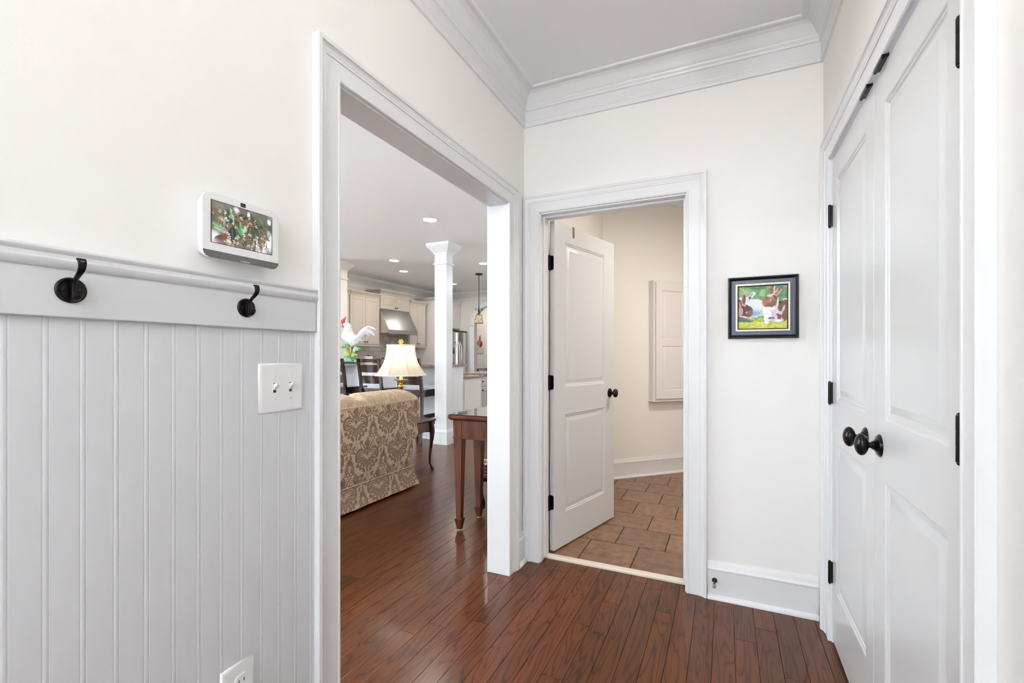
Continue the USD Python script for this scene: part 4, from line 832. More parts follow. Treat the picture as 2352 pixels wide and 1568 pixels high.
def mot_big(a, b):
    a, b = a / 1.16, b / 1.12
    m = np.zeros(len(a), bool); cut = m.copy(); s = np.abs(a)
    for ang, L, W in ((90, .045, .013), (62, .042, .011), (38, .038, .010)): m |= petal(s, b, 0.0, 0.068, L, W, math.radians(ang), 0, 0.2, 2)          # crest
    for ang, L, W in ((80, .050, .007), (58, .040, .006)): m |= petal(s, b, 0.004, 0.030, L, W, math.radians(ang), 2, 0, 1)
    m |= petal(s, b, 0.020, 0.022, .108, .0165, math.radians(57), 0.5, 0.10, 3); cut |= petal(s, b, 0.030, 0.036, .080, .0065, math.radians(57), 0.5, 0, 1)  # long hollow leaves
    for r, w0, w1, cx, cy in ((0.046, .009, .012, .062, .002), (0.028, .005, .007, .058, -.002), (0.013, .004, .005, .060, -.004)): m |= arc(s, b, cx, cy, r, w0, w1, 2.75, -0.75)   # side scrolls
    m |= np.hypot(s - .105, b + .022) < .012
    for ang, L, W, bd, x0, y0 in ((-28, .098, .014, 4.0, .012, -.022), (-46, .090, .013, 3.0, .010, -.030), (-64, .080, .012, 2.0, .006, -.036), (-90, .105, .015, 0, 0, -.030), (-12, .080, .010, 5.0, .016, -.014)): m |= petal(s, b, x0, y0, L, W, math.radians(ang), bd, 0.22, 4); cut |= petal(s, b, x0 + .012 * math.cos(math.radians(ang)), y0 + .012 * math.sin(math.radians(ang)), L * .6, W * .16, math.radians(ang), bd, 0, 1)
    for cx, cy, rr in ((.094, -.062, .015), (.068, -.088, .012)): m |= np.hypot(s - cx, b - cy) < rr
    d = s * 1.2 + np.abs(b - 0.012); m |= d < 0.030; cut |= (np.abs(d - 0.022) < 0.0026); cut |= np.abs(np.hypot(s - .024, b + .010) - .009) < .0022
    m &= ~cut
    m |= petal(s, b, .022, -.125, .055, .013, math.radians(62), -3, 0.2, 3) | petal(s, b, .030, -.150, .045, .011, math.radians(20), 3, 0.2, 3)
    return m | (np.abs(np.hypot(s * 2.2, b + 0.165) - 0.026) < 0.0035)
def mot_small(a, b):
    a, b = a / 1.05, b / 1.0
    s = np.abs(a); m = np.zeros(len(a), bool); cut = m.copy()
    for ang, L, W, bd in ((90, .052, .011, 0), (62, .044, .010, 1), (38, .040, .009, -2), (14, .046, .009, -6), (-12, .050, .009, -7)): m |= petal(s, b, 0.0, 0.0, L, W, math.radians(ang), bd, 0.25, 3)
    for cx, cy, r in ((.030, -.040, .018), (.030, -.040, .007), (.014, -.075, .014), (.040, -.074, .010)): m |= np.abs(np.hypot(s - cx, b - cy) - r) < 0.0042
    m |= petal(s, b, .060, -.165, .088, .027, math.radians(84), 0.8, 0.08, 4); cut |= petal(s, b, .063, -.150, .058, .013, math.radians(84), 0.8, 0, 1); m &= ~cut
    m |= petal(s, b, .064, -.142, .040, .007, math.radians(84), 0.8, 0.2, 3)
    for k in range(4): m |= np.hypot(s - (.018 + .008 * (k % 2)), b + .105 + .018 * k) < .0055
    return m
def mot_flower(a, b):
    a, b = a / 1.22, b / 1.1
    s = np.abs(a); m = np.zeros(len(a), bool)
    for cx, cy in ((0.026, 0.0), (0.0, 0.032)):
        r = np.hypot(s - cx, b - cy); t = np.arctan2(b - cy, s - cx); m |= (r < 0.026 * (0.82 + 0.22 * np.cos(6 * t))) & (r > 0.012); m |= r < 0.006
    for ang in (20, 60, -25, -70): m |= petal(s, b, 0.03 * math.cos(math.radians(ang)), 0.03 * math.sin(math.radians(ang)), .042, .009, math.radians(ang), 0, 0.3, 2)
    return m
def damask(a, b, lift=0.0):
    h = 0.0012; cov = sum(damask_mask(a + i * h, b + j * h) for i, j in ((-1, -0.4), (1, 0.4), (-0.4, 1), (0.4, -1))) / 4.0
    C = D_BASE * (1 - cov[:, None]) + D_DARK * cov[:, None]
    thread = 0.93 + 0.14 * fbm2(a * 1.0, b, 60, 3, 2)
    return np.clip((C * (1 - lift) + D_BASE * lift) * thread[:, None], 0, 1)
def damask_mask(a, b):
    a, b = a - 2.81, b - 0.685; P, H, S = 0.39, 0.27, 0.125; m = np.zeros(len(a), bool)
    for j in range(-4, 3):
        for dj in (0,):
            for fn, oa, ob in ((mot_big, 0, 0), (mot_small, 0.195, -0.045), (mot_flower, 0.185, 0.060)):
                bb = b + j * 0.0 - (-(j) * H) - ob
                sel = np.abs(bb) < 0.24
                if not sel.any(): continue
                aa = (a[sel] - oa - S * j + P * 40.5) % P - P / 2
                m[sel] |= fn(aa, bb[sel])
    return m.astype(float)
EDGE = [(0.198, 3.548), (0.233, 3.549), (0.298, 3.557), (0.354, 3.571), (0.388, 3.588), (0.423, 3.609), (0.463, 3.644), (0.493, 3.658), (0.536, 3.644), (0.579, 3.637), (0.603, 3.648), (0.635, 3.662), (0.685, 3.672), (0.727, 3.681), (0.770, 3.683), (0.814, 3.662)]
EZ, EY = np.array(EDGE).T
sofa = Thing('sofa', (-3.10, 2.65, 0.0), 'tan and brown damask sofa seen from behind through the opening', 'sofa')
SX, SY0 = -2.66, 1.62
# back cloth
u, v, f = grid(0, 1, 0, 1, 760, 230)
zz = 0.195 + v * (0.814 - 0.195); ye = np.interp(zz, EZ, EY); yy = SY0 + u * (ye - SY0)
edge_in = np.clip((ye - yy) / 0.05, 0, 1); xx = SX - 0.035 * (1 - np.sqrt(1 - (1 - edge_in) ** 2)) + 0.006 * np.sin(np.pi * np.clip((yy - SY0) / 1.9, 0, 1)) * np.sin(np.pi * v)
sofa.part('back', (np.column_stack([xx, yy, zz]), f), 'damask', paint=damask(yy, zz))
# core and arm behind the back cloth
core = [(SY0, 0.06)] + [(3.53, 0.06)] + [(y - 0.012, z) for z, y in EDGE] + [(3.55, 0.86), (SY0, 0.86)]
ce = axes(extrude(Polygon(core).buffer(0), 0.20), (0, 1, 0), (0, 0, 1), (1, 0, 0), (-2.90, 0, 0))
cv_, cf_ = mesh_arrays(ce); sofa.part('back_frame', (cv_, cf_), 'damask', paint=np.tile(D_BASE, (len(cv_), 1)), smooth=False)
for name, (a0, a1) in (('arm', (3.33, 3.60)), ('arm', (SY0 + 0.02, SY0 + 0.28))):
    prof = [(a0 + 0.03, 0.06), (a1 - 0.03, 0.06), (a1 - 0.03, 0.42)] + [((a0 + a1) / 2 + 0.01 + 0.125 * math.cos(t), 0.56 + 0.10 * math.sin(t)) for t in np.linspace(-0.6, math.pi + 0.6, 24)] + [(a0 + 0.03, 0.42)]
    m = axes(extrude(Polygon(prof).buffer(0), 0.66), (0, 1, 0), (0, 0, 1), (1, 0, 0), (-3.56, 0, 0)); mv, mf_ = mesh_arrays(m)
    sofa.part(name, (mv, mf_), 'damask', paint=damask(mv[:, 1] + mv[:, 0], mv[:, 2], 0.4))
m = cbox(-3.52, -2.85, SY0 + 0.25, 3.37, 0.06, 0.30, 0.02); sofa.part('seat_base', m, 'damask', paint=np.tile(D_BASE, (len(m[0]), 1)))
for k in range(2):
    y0 = SY0 + 0.29 + k * 0.745
    m = cbox(-3.58, -2.93, y0, y0 + 0.735, 0.30, 0.47, 0.05); sofa.part('seat_cushion', m, 'damask', paint=damask(m[0][:, 1], m[0][:, 2], 0.3))
# rolled top cushions
def roll(y0, y1, drop):
    n, k = 130, 30; ys = np.linspace(y0, y1, n); rings = []; paint = []
    for y in ys:
        e = min((y - y0), (y1 - y)); rd = 1.0
        r = 0.13 if y1 < 3.5 else 0.07; fe = math.sqrt(max(0.0, 1 - (1 - min(1, e / r)) ** 2)) if e < r else 1.0
        right = (y1 > 3.5)
        if right and y > y1 - 0.24: q = (y - (y1 - 0.24)) / 0.24; top = 0.912 - 0.098 * (1 - math.sqrt(max(0, 1 - q ** 2.2)))
        else: top = 0.814 + (0.912 - 0.814) * (0.12 + 0.88 * fe)
        t = np.linspace(-0.15, math.pi + 0.1, k)
        pk = 0.004 * math.sin(y * 95 + math.sin(y * 23) * 2)
        cz = 0.806; hz = max(0.004, top - cz); rx = 0.130
        x = SX - 0.128 + rx * np.cos(t) * (0.80 + 0.20 * fe); z = cz + hz * np.sin(np.clip(t, -0.1, math.pi + 0.1)) + pk * np.exp(-((t - 0.25) / 0.3) ** 2)
        rings.append(np.column_stack([x, np.full(k, y), z])); paint.append(np.column_stack([np.full(k, y), 0.82 + t * 0.13]))
    R = np.array(rings); i = np.arange(n * k).reshape(n, k); a, b, c, d = i[:-1, :-1].ravel(), i[:-1, 1:].ravel(), i[1:, 1:].ravel(), i[1:, :-1].ravel()
    P = np.vstack(paint)
    return (R.reshape(-1, 3), np.vstack([np.stack([a, b, c], 1), np.stack([a, c, d], 1)])), damask(P[:, 0], P[:, 1], 0.62)
for y0, y1 in ((1.64, 2.90), (2.895, 3.655)):
    m, p = roll(y0, y1, 0); sofa.part('back_cushion', m, 'damask', paint=p)
sofa.part('skirt_seam', tube([(SX + 0.0105, y, 0.1995) for y in np.linspace(SY0, 3.548, 40)], 0.0035, 8), 'cord')
sofa.part('seam_cord', tube([(SX + 0.003, y, 0.8135 + 0.0008 * math.sin(y * 40)) for y in np.linspace(SY0, 3.60, 60)] , 0.0032, 8), 'cord')
# skirt with a flared corner
u, v, f = grid(0, 1, 0, 1, 700, 60)
zz = 0.022 + v * 0.178; fl_ = (1 - v) ** 1.6; yy = SY0 + u * (3.550 + 0.046 * fl_ - SY0); xx = SX + 0.010 + 0.030 * fl_ + 0.0035 * np.sin(yy * 21) * (1 - v)
sofa.part('skirt', (np.column_stack([xx, yy, zz]), f), 'damask', paint=damask(yy, zz, 0.15))
u, v, f = grid(0, 1, 0, 1, 60, 30)
zz = 0.012 + v * 0.186; fl_ = (1 - v) ** 1.6; xx = (SX + 0.004) * (1 - u) + u * -3.5 + 0.030 * fl_ * (1 - u); yy = 3.548 + 0.046 * fl_
sofa.part('side_skirt', (np.column_stack([xx, yy, zz]), f[:, ::-1]), 'damask', paint=damask(xx + 6, zz, 0.15))
for xx, yy in ((-2.76, 3.42), (-2.76, 1.75), (-3.45, 3.42), (-3.45, 1.75)): sofa.part('foot', lathe([(0.022, 0), (0.026, 0.03), (0.026, 0.065)], 16, (xx, yy, 0)), 'espresso')

# --- end table with cabriole legs
def cabriole(x, y, top, dx, dy, mat='cherry', foot=0.018, w=0.023, knee=0.016, s=1.0, n=20):
    """leg curving outward along (dx, dy)"""
    zs = np.array([top, top * 0.90, top * 0.78, top * 0.62, top * 0.45, top * 0.28, top * 0.14, 0.055, 0.030, 0.012, 0.0])
    off = np.array([0.0, 0.010, 0.016, 0.010, 0.0, -0.008, -0.008, 0.001, 0.012, 0.018, 0.017]) * s
    rad = np.array([w * 1.05, w * 1.1, w * 1.02, w * 0.84, w * 0.70, w * 0.58, w * 0.50, w * 0.52, w * 0.72, foot, foot * 0.8])
    from scipy.interpolate import PchipInterpolator
    q = np.linspace(0, 1, 34); t = np.linspace(0, 1, len(zs)); Z, O, Rr = (PchipInterpolator(t, k)(q) for k in (zs, off, rad)); rings = []
    for z, o_, r in zip(Z, O, Rr):
        a = np.arange(16) * 2 * np.pi / 16; e = 0.62 if z > top * 0.6 else 0.9
        rings.append(np.column_stack([x + dx * o_ + r * np.sign(np.cos(a)) * np.abs(np.cos(a)) ** e, y + dy * o_ + r * np.sign(np.sin(a)) * np.abs(np.sin(a)) ** e, np.full(16, z)]))
    return loft(rings[::-1])
et = Thing('end_table', (-3.14, 3.93, 0), 'dark cherry end table with cabriole legs standing beyond the sofa arm', 'end table')
TX0, TX1, TY0, TY1 = -3.46, -2.835, 3.70, 4.185
tt = [(0.006, 0.520), (0.016, 0.524), (0.022, 0.532), (0.024, 0.540), (0.020, 0.547), (0.012, 0.550)]
et.part('tabletop', loft([[(TX0 - o + 0.02, TY0 - o + 0.02, z), (TX1 + o - 0.02, TY0 - o + 0.02, z), (TX1 + o - 0.02, TY1 + o - 0.02, z), (TX0 - o + 0.02, TY1 + o - 0.02, z)] for o, z in tt]), 'cherry', smooth=25)
def apron(p0, p1, z0, z1, n):
    p0, p1 = np.array(p0), np.array(p1); t = np.linspace(0, 1, 20); L = np.linalg.norm(p1 - p0)
    pts = [(0, z1), (L, z1)] + [(L * (1 - q), z0 + 0.022 * math.sin(math.pi * q) ** 0.6 * (1 if True else 0)) for q in t]
    d = (p1 - p0) / L
    return axes(extrude(Polygon(pts).buffer(0), 0.016), (d[0], d[1], 0), (0, 0, 1), (n[0], n[1], 0), (p0[0], p0[1], 0))
a0, a1, b0, b1 = TX0 + 0.035, TX1 - 0.035, TY0 + 0.035, TY1 - 0.035
for p0, p1, n in (((a1, b0), (a1, b1), (-1, 0)), ((a0, b0), (a0, b1), (1, 0)), ((a0, b0), (a1, b0), (0, 1)), ((a0, b1), (a1, b1), (0, -1))): et.part('apron', apron(p0, p1, 0.398, 0.522, n), 'cherry')
for x, y, dx, dy in ((a1 - 0.006, b1 - 0.006, 1, 1), (a1 - 0.006, b0 + 0.006, 1, -1), (a0 + 0.006, b1 - 0.006, -1, 1), (a0 + 0.006, b0 + 0.006, -1, -1)): et.part('leg', cabriole(x, y, 0.522, dx * 0.8, dy * 0.8), 'cherry', smooth=60)

# --- table lamp
LX, LY = -3.10, 3.93
lp = Thing('table_lamp', (LX, LY, 0.55), 'brass candlestick table lamp with a lit cream bell shade', 'lamp')
lp.part('base', lathe([(0.075, 0.5502), (0.078, 0.556), (0.076, 0.564), (0.060, 0.572), (0.040, 0.585), (0.026, 0.605), (0.020, 0.622), (0.028, 0.632), (0.028, 0.642), (0.018, 0.652)], 40, (LX, LY, 0)), 'brass', smooth=50)
lp.part('stem', lathe([(0.016, 0.650), (0.013, 0.70), (0.017, 0.735), (0.030, 0.755), (0.022, 0.775), (0.013, 0.790), (0.012, 0.835), (0.016, 0.850), (0.012, 0.862), (0.016, 0.875), (0.026, 0.890), (0.030, 0.902), (0.026, 0.914), (0.016, 0.924), (0.015, 0.932), (0.022, 0.948), (0.034, 0.958)], 40, (LX, LY, 0)), 'brass', smooth=50)
lp.part('drip_pan', lathe([(0.034, 0.957), (0.060, 0.962), (0.073, 0.968), (0.075, 0.9715), (0.072, 0.9725), (0.018, 0.966)], 48, (LX, LY, 0)), 'brass', smooth=50)
lp.part('candle_tube', lathe([(0.0165, 0.966), (0.0165, 1.09)], 24, (LX, LY, 0)), 'candle')
lp.part('bulb_socket', lathe([(0.012, 1.09), (0.015, 1.10), (0.015, 1.135)], 20, (LX, LY, 0)), 'brass')
lp.part('harp', [tube([(LX + s * 0.055 * math.sin(math.pi * min(1, q * 1.02)) ** 0.6, LY, 1.095 + 0.245 * q) for q in np.linspace(0, 1, 20)], 0.0016, 6) for s in (-1, 1)], 'brass')
def shade_r(t): return 0.1485 + 0.1215 * (1 - t) ** 2.3          # t: 0 bottom, 1 top
ZB, ZT = 1.018, 1.332; NP, SUB = 8, 8; A0 = 0.18
def shade_pt(t, ang):
    r = shade_r(t); seg = 2 * math.pi / NP; k = (ang - A0) / seg; fr_ = k - math.floor(k); q = 0.5 - abs(fr_ - 0.5)
    return r * (1 - 0.035 * (math.sin(math.pi * fr_)))
tt = np.linspace(0, 1, 24); angs = np.arange(NP * SUB) * 2 * math.pi / (NP * SUB) + A0; k = len(angs)
V = np.array([[LX + shade_pt(t, a) * math.cos(a), LY + shade_pt(t, a) * math.sin(a), ZB + t * (ZT - ZB) - 0.004 * (1 - t) * abs(math.sin((a - A0) * NP / 2))] for t in tt for a in angs]); f = []
for i in range(len(tt) - 1):
    for j in range(k): p, q = i * k + j, i * k + (j + 1) % k; f += [[p, q, q + k], [p, q + k, p + k]]
sp = lp.part('shade', (V, np.array(f)), 'shade', smooth=50)
for j in range(NP):
    a = A0 + j * 2 * math.pi / NP; lp.part('shade_rib', tube([(LX + (shade_r(t) + 0.001) * math.cos(a), LY + (shade_r(t) + 0.001) * math.sin(a), ZB + t * (ZT - ZB)) for t in tt], 0.0028, 6), 'cord', under=sp)
for t, rr in ((0, 0.0055), (1, 0.0055)):
    lp.part('shade_trim', tube([(LX + shade_pt(t, a) * math.cos(a), LY + shade_pt(t, a) * math.sin(a), ZB + t * (ZT - ZB)) for a in list(angs) + [angs[0] + 1e-3]], rr, 8), 'candle', under=sp)
fin = [lathe([(0.004, 1.335), (0.004, 1.35)], 12, (LX, LY, 0))] + [meshkit and mesh_arrays(trimesh.creation.icosphere(2, 0.0105)) for _ in range(0)]
for a in range(6):
    s = trimesh.creation.icosphere(1, 0.0098); s.apply_translation([LX + 0.019 * math.cos(a * math.pi / 3) * ca, LY + 0.019 * math.cos(a * math.pi / 3) * sa, 1.368 + 0.019 * math.sin(a * math.pi / 3)]); fin.append(s)
s = trimesh.creation.icosphere(1, 0.013); s.apply_translation([LX, LY, 1.368]); fin.append(s)
lp.part('finial', fin, 'brass', smooth=50)
lp.part('bulb', lathe([(0.012, 1.135), (0.020, 1.15), (0.030, 1.185), (0.026, 1.21), (0.012, 1.228), (0.0001, 1.232)], 20, (LX, LY, 0)), 'lamp_glass', smooth=60)

# --- writing desk against the wall
dk = Thing('writing_desk', (-1.50, 3.4, 0), 'mahogany writing desk with tapered legs and a glass top, partly behind the jamb', 'desk')
KX0, KX1, KY0, KY1 = -1.730, -1.262, 2.762, 4.04
def taper(x, y, top): return square_leg(x, y, [(0.008, 0.014, 0.014, 0, 0), (0.078, 0.0265, 0.0265, 0, 0), (0.082, 0.0265, 0.0265, 0, 0), (0.086, 0.0185, 0.0185, 0, 0), (top, 0.034, 0.034, 0, 0)])
for x, y, tp in ((-1.696, 2.797, 0.77), (-1.696, 3.078, 0.66), (-1.696, 3.72, 0.66), (-1.696, 4.005, 0.77), (-1.297, 2.797, 0.77), (-1.297, 4.005, 0.77)):
    q = dk.part('leg', taper(x, y, tp), 'mahogany', smooth=15); dk.part('glide', lathe([(0.012, 0), (0.014, 0.004), (0.014, 0.009)], 16, (x, y, 0)), 'glide', under=q)
dk.part('end_panel', cbox(KX0 + 0.066, KX1 - 0.006, KY0 + 0.006, KY0 + 0.024, 0.655, 0.772, 0.001), 'mahogany'); dk.part('end_panel', cbox(KX0 + 0.066, KX1 - 0.006, KY1 - 0.024, KY1 - 0.006, 0.655, 0.772, 0.001), 'mahogany')
dk.part('back_panel', cbox(KX1 - 0.03, KX1 - 0.012, KY0 + 0.06, KY1 - 0.06, 0.655, 0.772, 0.001), 'mahogany')
for y0, y1, z0 in ((2.832, 3.044, 0.655), (3.112, 3.686, 0.705), (3.754, 3.970, 0.655)):
    q = dk.part('drawer', cbox(KX0 + 0.006, KX0 + 0.022, y0, y1, z0, 0.765, 0.002), 'mahogany'); dk.part('drawer_knob', lathe([(0.006, 0), (0.006, 0.010), (0.011, 0.014), (0.009, 0.02)], 14, (KX0 + 0.006, (y0 + y1) / 2, (z0 + 0.765) / 2), '-x'), 'brass', under=q)
dk.part('apron_bead', [cbox(KX0 - 0.003, KX1, KY0 - 0.003, KY0 + 0.004, 0.646, 0.656, 0.002), cbox(KX0 - 0.003, KX0 + 0.004, KY0, 3.112, 0.646, 0.656, 0.002)], 'mahogany')
dk.part('tabletop', loft([[(KX0 - o, KY0 - o, z), (KX1 + min(o, 0.006), KY0 - o, z), (KX1 + min(o, 0.006), KY1 + o, z), (KX0 - o, KY1 + o, z)] for o, z in ((0.004, 0.772), (0.012, 0.776), (0.022, 0.785), (0.025, 0.792), (0.025, 0.806), (0.022, 0.809))]), 'mahogany', smooth=25)
single('glass_sheet', cbox(KX0 - 0.022, KX1 + 0.004, KY0 - 0.022, KY1 + 0.022, 0.8092, 0.8150, 0.0015), 'glass_top', 'clear glass sheet protecting the desk top', 'glass sheet', smooth=False)
# --- stool tucked under the desk
st = Thing('upholstered_stool', (-1.52, 3.42, 0), 'carved stool with a red and cream plaid seat tucked under the desk', 'stool')
BX0, BX1, BY0, BY1 = -1.745, -1.34, 3.135, 3.60
for x, y, dx, dy in ((BX0 + 0.028, BY0 + 0.025, -1, -1), (BX0 + 0.028, BY1 - 0.025, -1, 1), (BX1 - 0.028, BY0 + 0.025, 1, -1), (BX1 - 0.028, BY1 - 0.025, 1, 1)):
    q = st.part('leg', cabriole(x, y, 0.275, dx, dy, w=0.026, foot=0.016, s=1.1), 'dark_carved', smooth=60); st.part('glide', lathe([(0.010, 0), (0.012, 0.003)], 12, (x + dx * 0.018, y + dy * 0.018, -0.0)), 'glide', under=q)
st.part('seat_rail', cbox(BX0, BX1, BY0, BY1, 0.255, 0.292, 0.006), 'dark_carved')
st.part('seat_cushion', loft([[(BX0 + 0.004 + o, BY0 + 0.004 + o, z), (BX1 - 0.004 - o, BY0 + 0.004 + o, z), (BX1 - 0.004 - o, BY1 - 0.004 - o, z), (BX0 + 0.004 + o, BY1 - 0.004 - o, z)] for o, z in ((0, 0.292), (-0.004, 0.33), (-0.002, 0.375), (0.012, 0.402), (0.05, 0.432), (0.12, 0.455), (0.19, 0.463))]), 'plaid', smooth=50)

# ================================================================== bar and kitchen
def column(name, x0, x1, y0, y1, label, wrap, mat='trim'):
    t = Thing(name, ((x0 + x1) / 2, (y0 + y1) / 2, 0), label, 'column')
    t.part('shaft', cbox(x0, x1, y0, y1, 0.0, ZC, 0.002), mat)
    B = [(0, 0), (0.016, 0), (0.016, 0.012), (0.015, 0.165), (0.017, 0.168), (0.017, 0.176), (0.009, 0.184), (0.007, 0.198), (0.003, 0.205), (0, 0.205)]
    N = [(0, 2.475), (0.012, 2.480), (0.018, 2.490), (0.018, 2.496), (0.010, 2.500), (0.006, 2.512), (0, 2.516)]
    K = [(0, 2.620), (0.008, 2.622), (0.010, 2.640), (0.022, 2.648), (0.030, 2.662), (0.052, 2.690), (0.074, 2.712), (0.080, 2.730), (0.086, 2.735), (0.086, ZC), (0, ZC)]
    for nm, P in (('base', B), ('necking', N), ('capital', K)):
        if wrap == 4: s = [(x0, y0, -1, -1), (x1, y0, 1, -1), (x1, y1, 1, 1), (x0, y1, -1, 1), (x0, y0, -1, -1)]
        elif wrap == 3: s = [(x0, y0, -1, -1), (x1, y0, 1, -1), (x1, y1, 1, 1), (x0, y1, -1, 1)] if nm != 'base' else [(x0, y0, -1, -1), (x1, y0, 1, -1), (x1, y1, 1, 0)]
        t.part(nm, run(P, s), mat, smooth=35)
column('column', -3.669, -3.476, 5.384, 5.545, 'square white column with crown capital at the end of the bar', 3)
column('column', -5.98, XW, 5.42, 5.86, 'white column at the left end of the bar behind the rooster', 3, 'cabinet_white')
bar = Thing('bar_wall', (-4.6, 5.75, 0), 'white half wall carrying the raised granite bar', 'half wall', kind='structure')
bar.part('front', cbox(XW, -3.476, 5.700, 5.832, 0, 1.066, 0.001), 'trim'); bar.part('return', cbox(-3.640, -3.476, 5.546, 5.700, 0, 1.066, 0.001), 'trim')
bar.part('baseboard', run(BASE, [(XW, 5.70, 0, -1), (-3.66, 5.70, 0, -1)]), 'trim', smooth=40); bar.part('baseboard', run(BASE, [(-3.476, 5.553, 1, 0), (-3.476, 5.832, 1, 0)]), 'trim', smooth=40)
gr_poly = Polygon([(XW + 0.001, 5.405), (-3.672, 5.405), (-3.672, 5.548), (-3.436, 5.548), (-3.436, 5.872), (XW + 0.001, 5.872)])
single('countertop', extrude(gr_poly, 0.033, 1.067), 'granite', 'speckled brown granite slab of the raised breakfast bar', 'countertop', smooth=False)

# --- bar stools
def bar_stool():
    t = Thing('bar_stool', (-4.635, 5.42, 0), 'dark wooden ladder-back bar stool in the middle, right of the rooster', 'bar stool', 'dark stools along the breakfast bar', local=True)
    def post(s):
        P = spline([(-0.255, 0.0), (-0.232, 0.22), (-0.215, 0.47), (-0.217, 0.745), (-0.240, 0.93), (-0.288, 1.182)], 26)
        return loft([[(s * 0.186 - 0.019, y - 0.015, z), (s * 0.186 + 0.019, y - 0.015, z), (s * 0.186 + 0.019, y + 0.019, z), (s * 0.186 - 0.019, y + 0.019, z)] for y, z in P])
    for s in (-1, 1): t.part('back_post', post(s), 'espresso', smooth=20)
    for z0, z1, yy in ((1.127, 1.177, -0.268), (0.983, 1.091, -0.247), (0.822, 0.936, -0.222)):
        rings = []
        for x in np.linspace(-0.170, 0.170, 13):
            b = 0.012 * (1 - (x / 0.170) ** 2); y = yy - b; k = 0.018 * (z1 - z0) / 0.1
            rings.append([(x, y - 0.008, z0), (x, y + 0.008, z0), (x, y + 0.008 - k, z1), (x, y - 0.008 - k, z1)])
        t.part('ladder_slat', loft(rings), 'espresso', smooth=25)
    u, v, f = grid(-1, 1, -1, 1, 25, 25)
    top = 0.755 - 0.010 * np.clip(1 - (u / 0.8) ** 2, 0, 1) * np.clip(1 - ((v + 0.15) / 0.75) ** 2, 0, 1); X, Y = u * 0.208, 0.010 + v * 0.215
    n = len(u); i = np.arange(625).reshape(25, 25); loop = np.r_[i[0, :-1], i[:-1, -1], i[-1, :0:-1], i[:0:-1, 0]]
    V2 = np.vstack([np.column_stack([X, Y, top]), np.column_stack([X, Y, np.full(n, 0.722)])]); j = np.roll(loop, -1)
    t.part('seat', (V2, np.vstack([f, f[:, ::-1] + n, np.stack([loop, loop + n, j + n], 1), np.stack([loop, j + n, j], 1)])), 'espresso', smooth=30)
    t.part('seat_apron', [cbox(-0.175, 0.175, -0.195, -0.177, 0.655, 0.722), cbox(-0.175, 0.175, 0.185, 0.203, 0.655, 0.722), cbox(-0.195, -0.177, -0.19, 0.20, 0.655, 0.722), cbox(0.177, 0.195, -0.19, 0.20, 0.655, 0.722)], 'espresso')
    for s in (-1, 1): t.part('front_leg', square_leg(s * 0.180, 0.190, [(0, 0.014, 0.014, 0, 0), (0.66, 0.019, 0.019, 0, 0), (0.722, 0.019, 0.019, 0, 0)]), 'espresso', smooth=20)
    for s in (-1, 1): t.part('stretcher', cbox(s * 0.184 - 0.009, s * 0.184 + 0.009, -0.21, 0.19, 0.352, 0.412, 0.003), 'espresso')
    t.part('foot_rail', cbox(-0.175, 0.175, 0.180, 0.202, 0.235, 0.285), 'espresso')
    return t
bs = bar_stool()
bs.copy((-3.945, 5.42, 0), label='dark wooden ladder-back bar stool behind the lamp, nearest the column')
bs.copy((-5.314, 5.42, 0), label='dark wooden ladder-back bar stool at the far left, cut off by the opening casing')

# --- rooster figure on the bar
RY = 5.58
body = [(-5.486, 1.756), (-5.453, 1.755), (-5.417, 1.735), (-5.392, 1.701), (-5.374, 1.657), (-5.359, 1.607), (-5.334, 1.574), (-5.302, 1.554), (-5.267, 1.545), (-5.231, 1.555), (-5.203, 1.593), (-5.168, 1.627), (-5.119, 1.659), (-5.056, 1.681), (-5.008, 1.684), (-4.959, 1.673), (-4.918, 1.648), (-4.888, 1.626), (-4.874, 1.607), (-4.912, 1.619), (-4.953, 1.636), (-4.994, 1.645), (-4.963, 1.62), (-4.939, 1.592), (-4.918, 1.555), (-4.908, 1.525), (-4.925, 1.528), (-4.953, 1.547), (-4.983, 1.559), (-4.987, 1.529), (-5.001, 1.503), (-5.011, 1.53), (-5.018, 1.54), (-5.018, 1.503), (-5.032, 1.506), (-5.042, 1.546), (-5.07, 1.544), (-5.098, 1.526), (-5.119, 1.499), (-5.15, 1.475), (-5.152, 1.435), (-5.168, 1.438), (-5.199, 1.442), (-5.217, 1.408), (-5.238, 1.389), (-5.288, 1.376), (-5.316, 1.357), (-5.352, 1.358), (-5.377, 1.377), (-5.417, 1.41), (-5.461, 1.43), (-5.519, 1.461), (-5.556, 1.495), (-5.567, 1.534), (-5.559, 1.578), (-5.526, 1.622), (-5.508, 1.666), (-5.534, 1.711), (-5.541, 1.741), (-5.519, 1.755)]
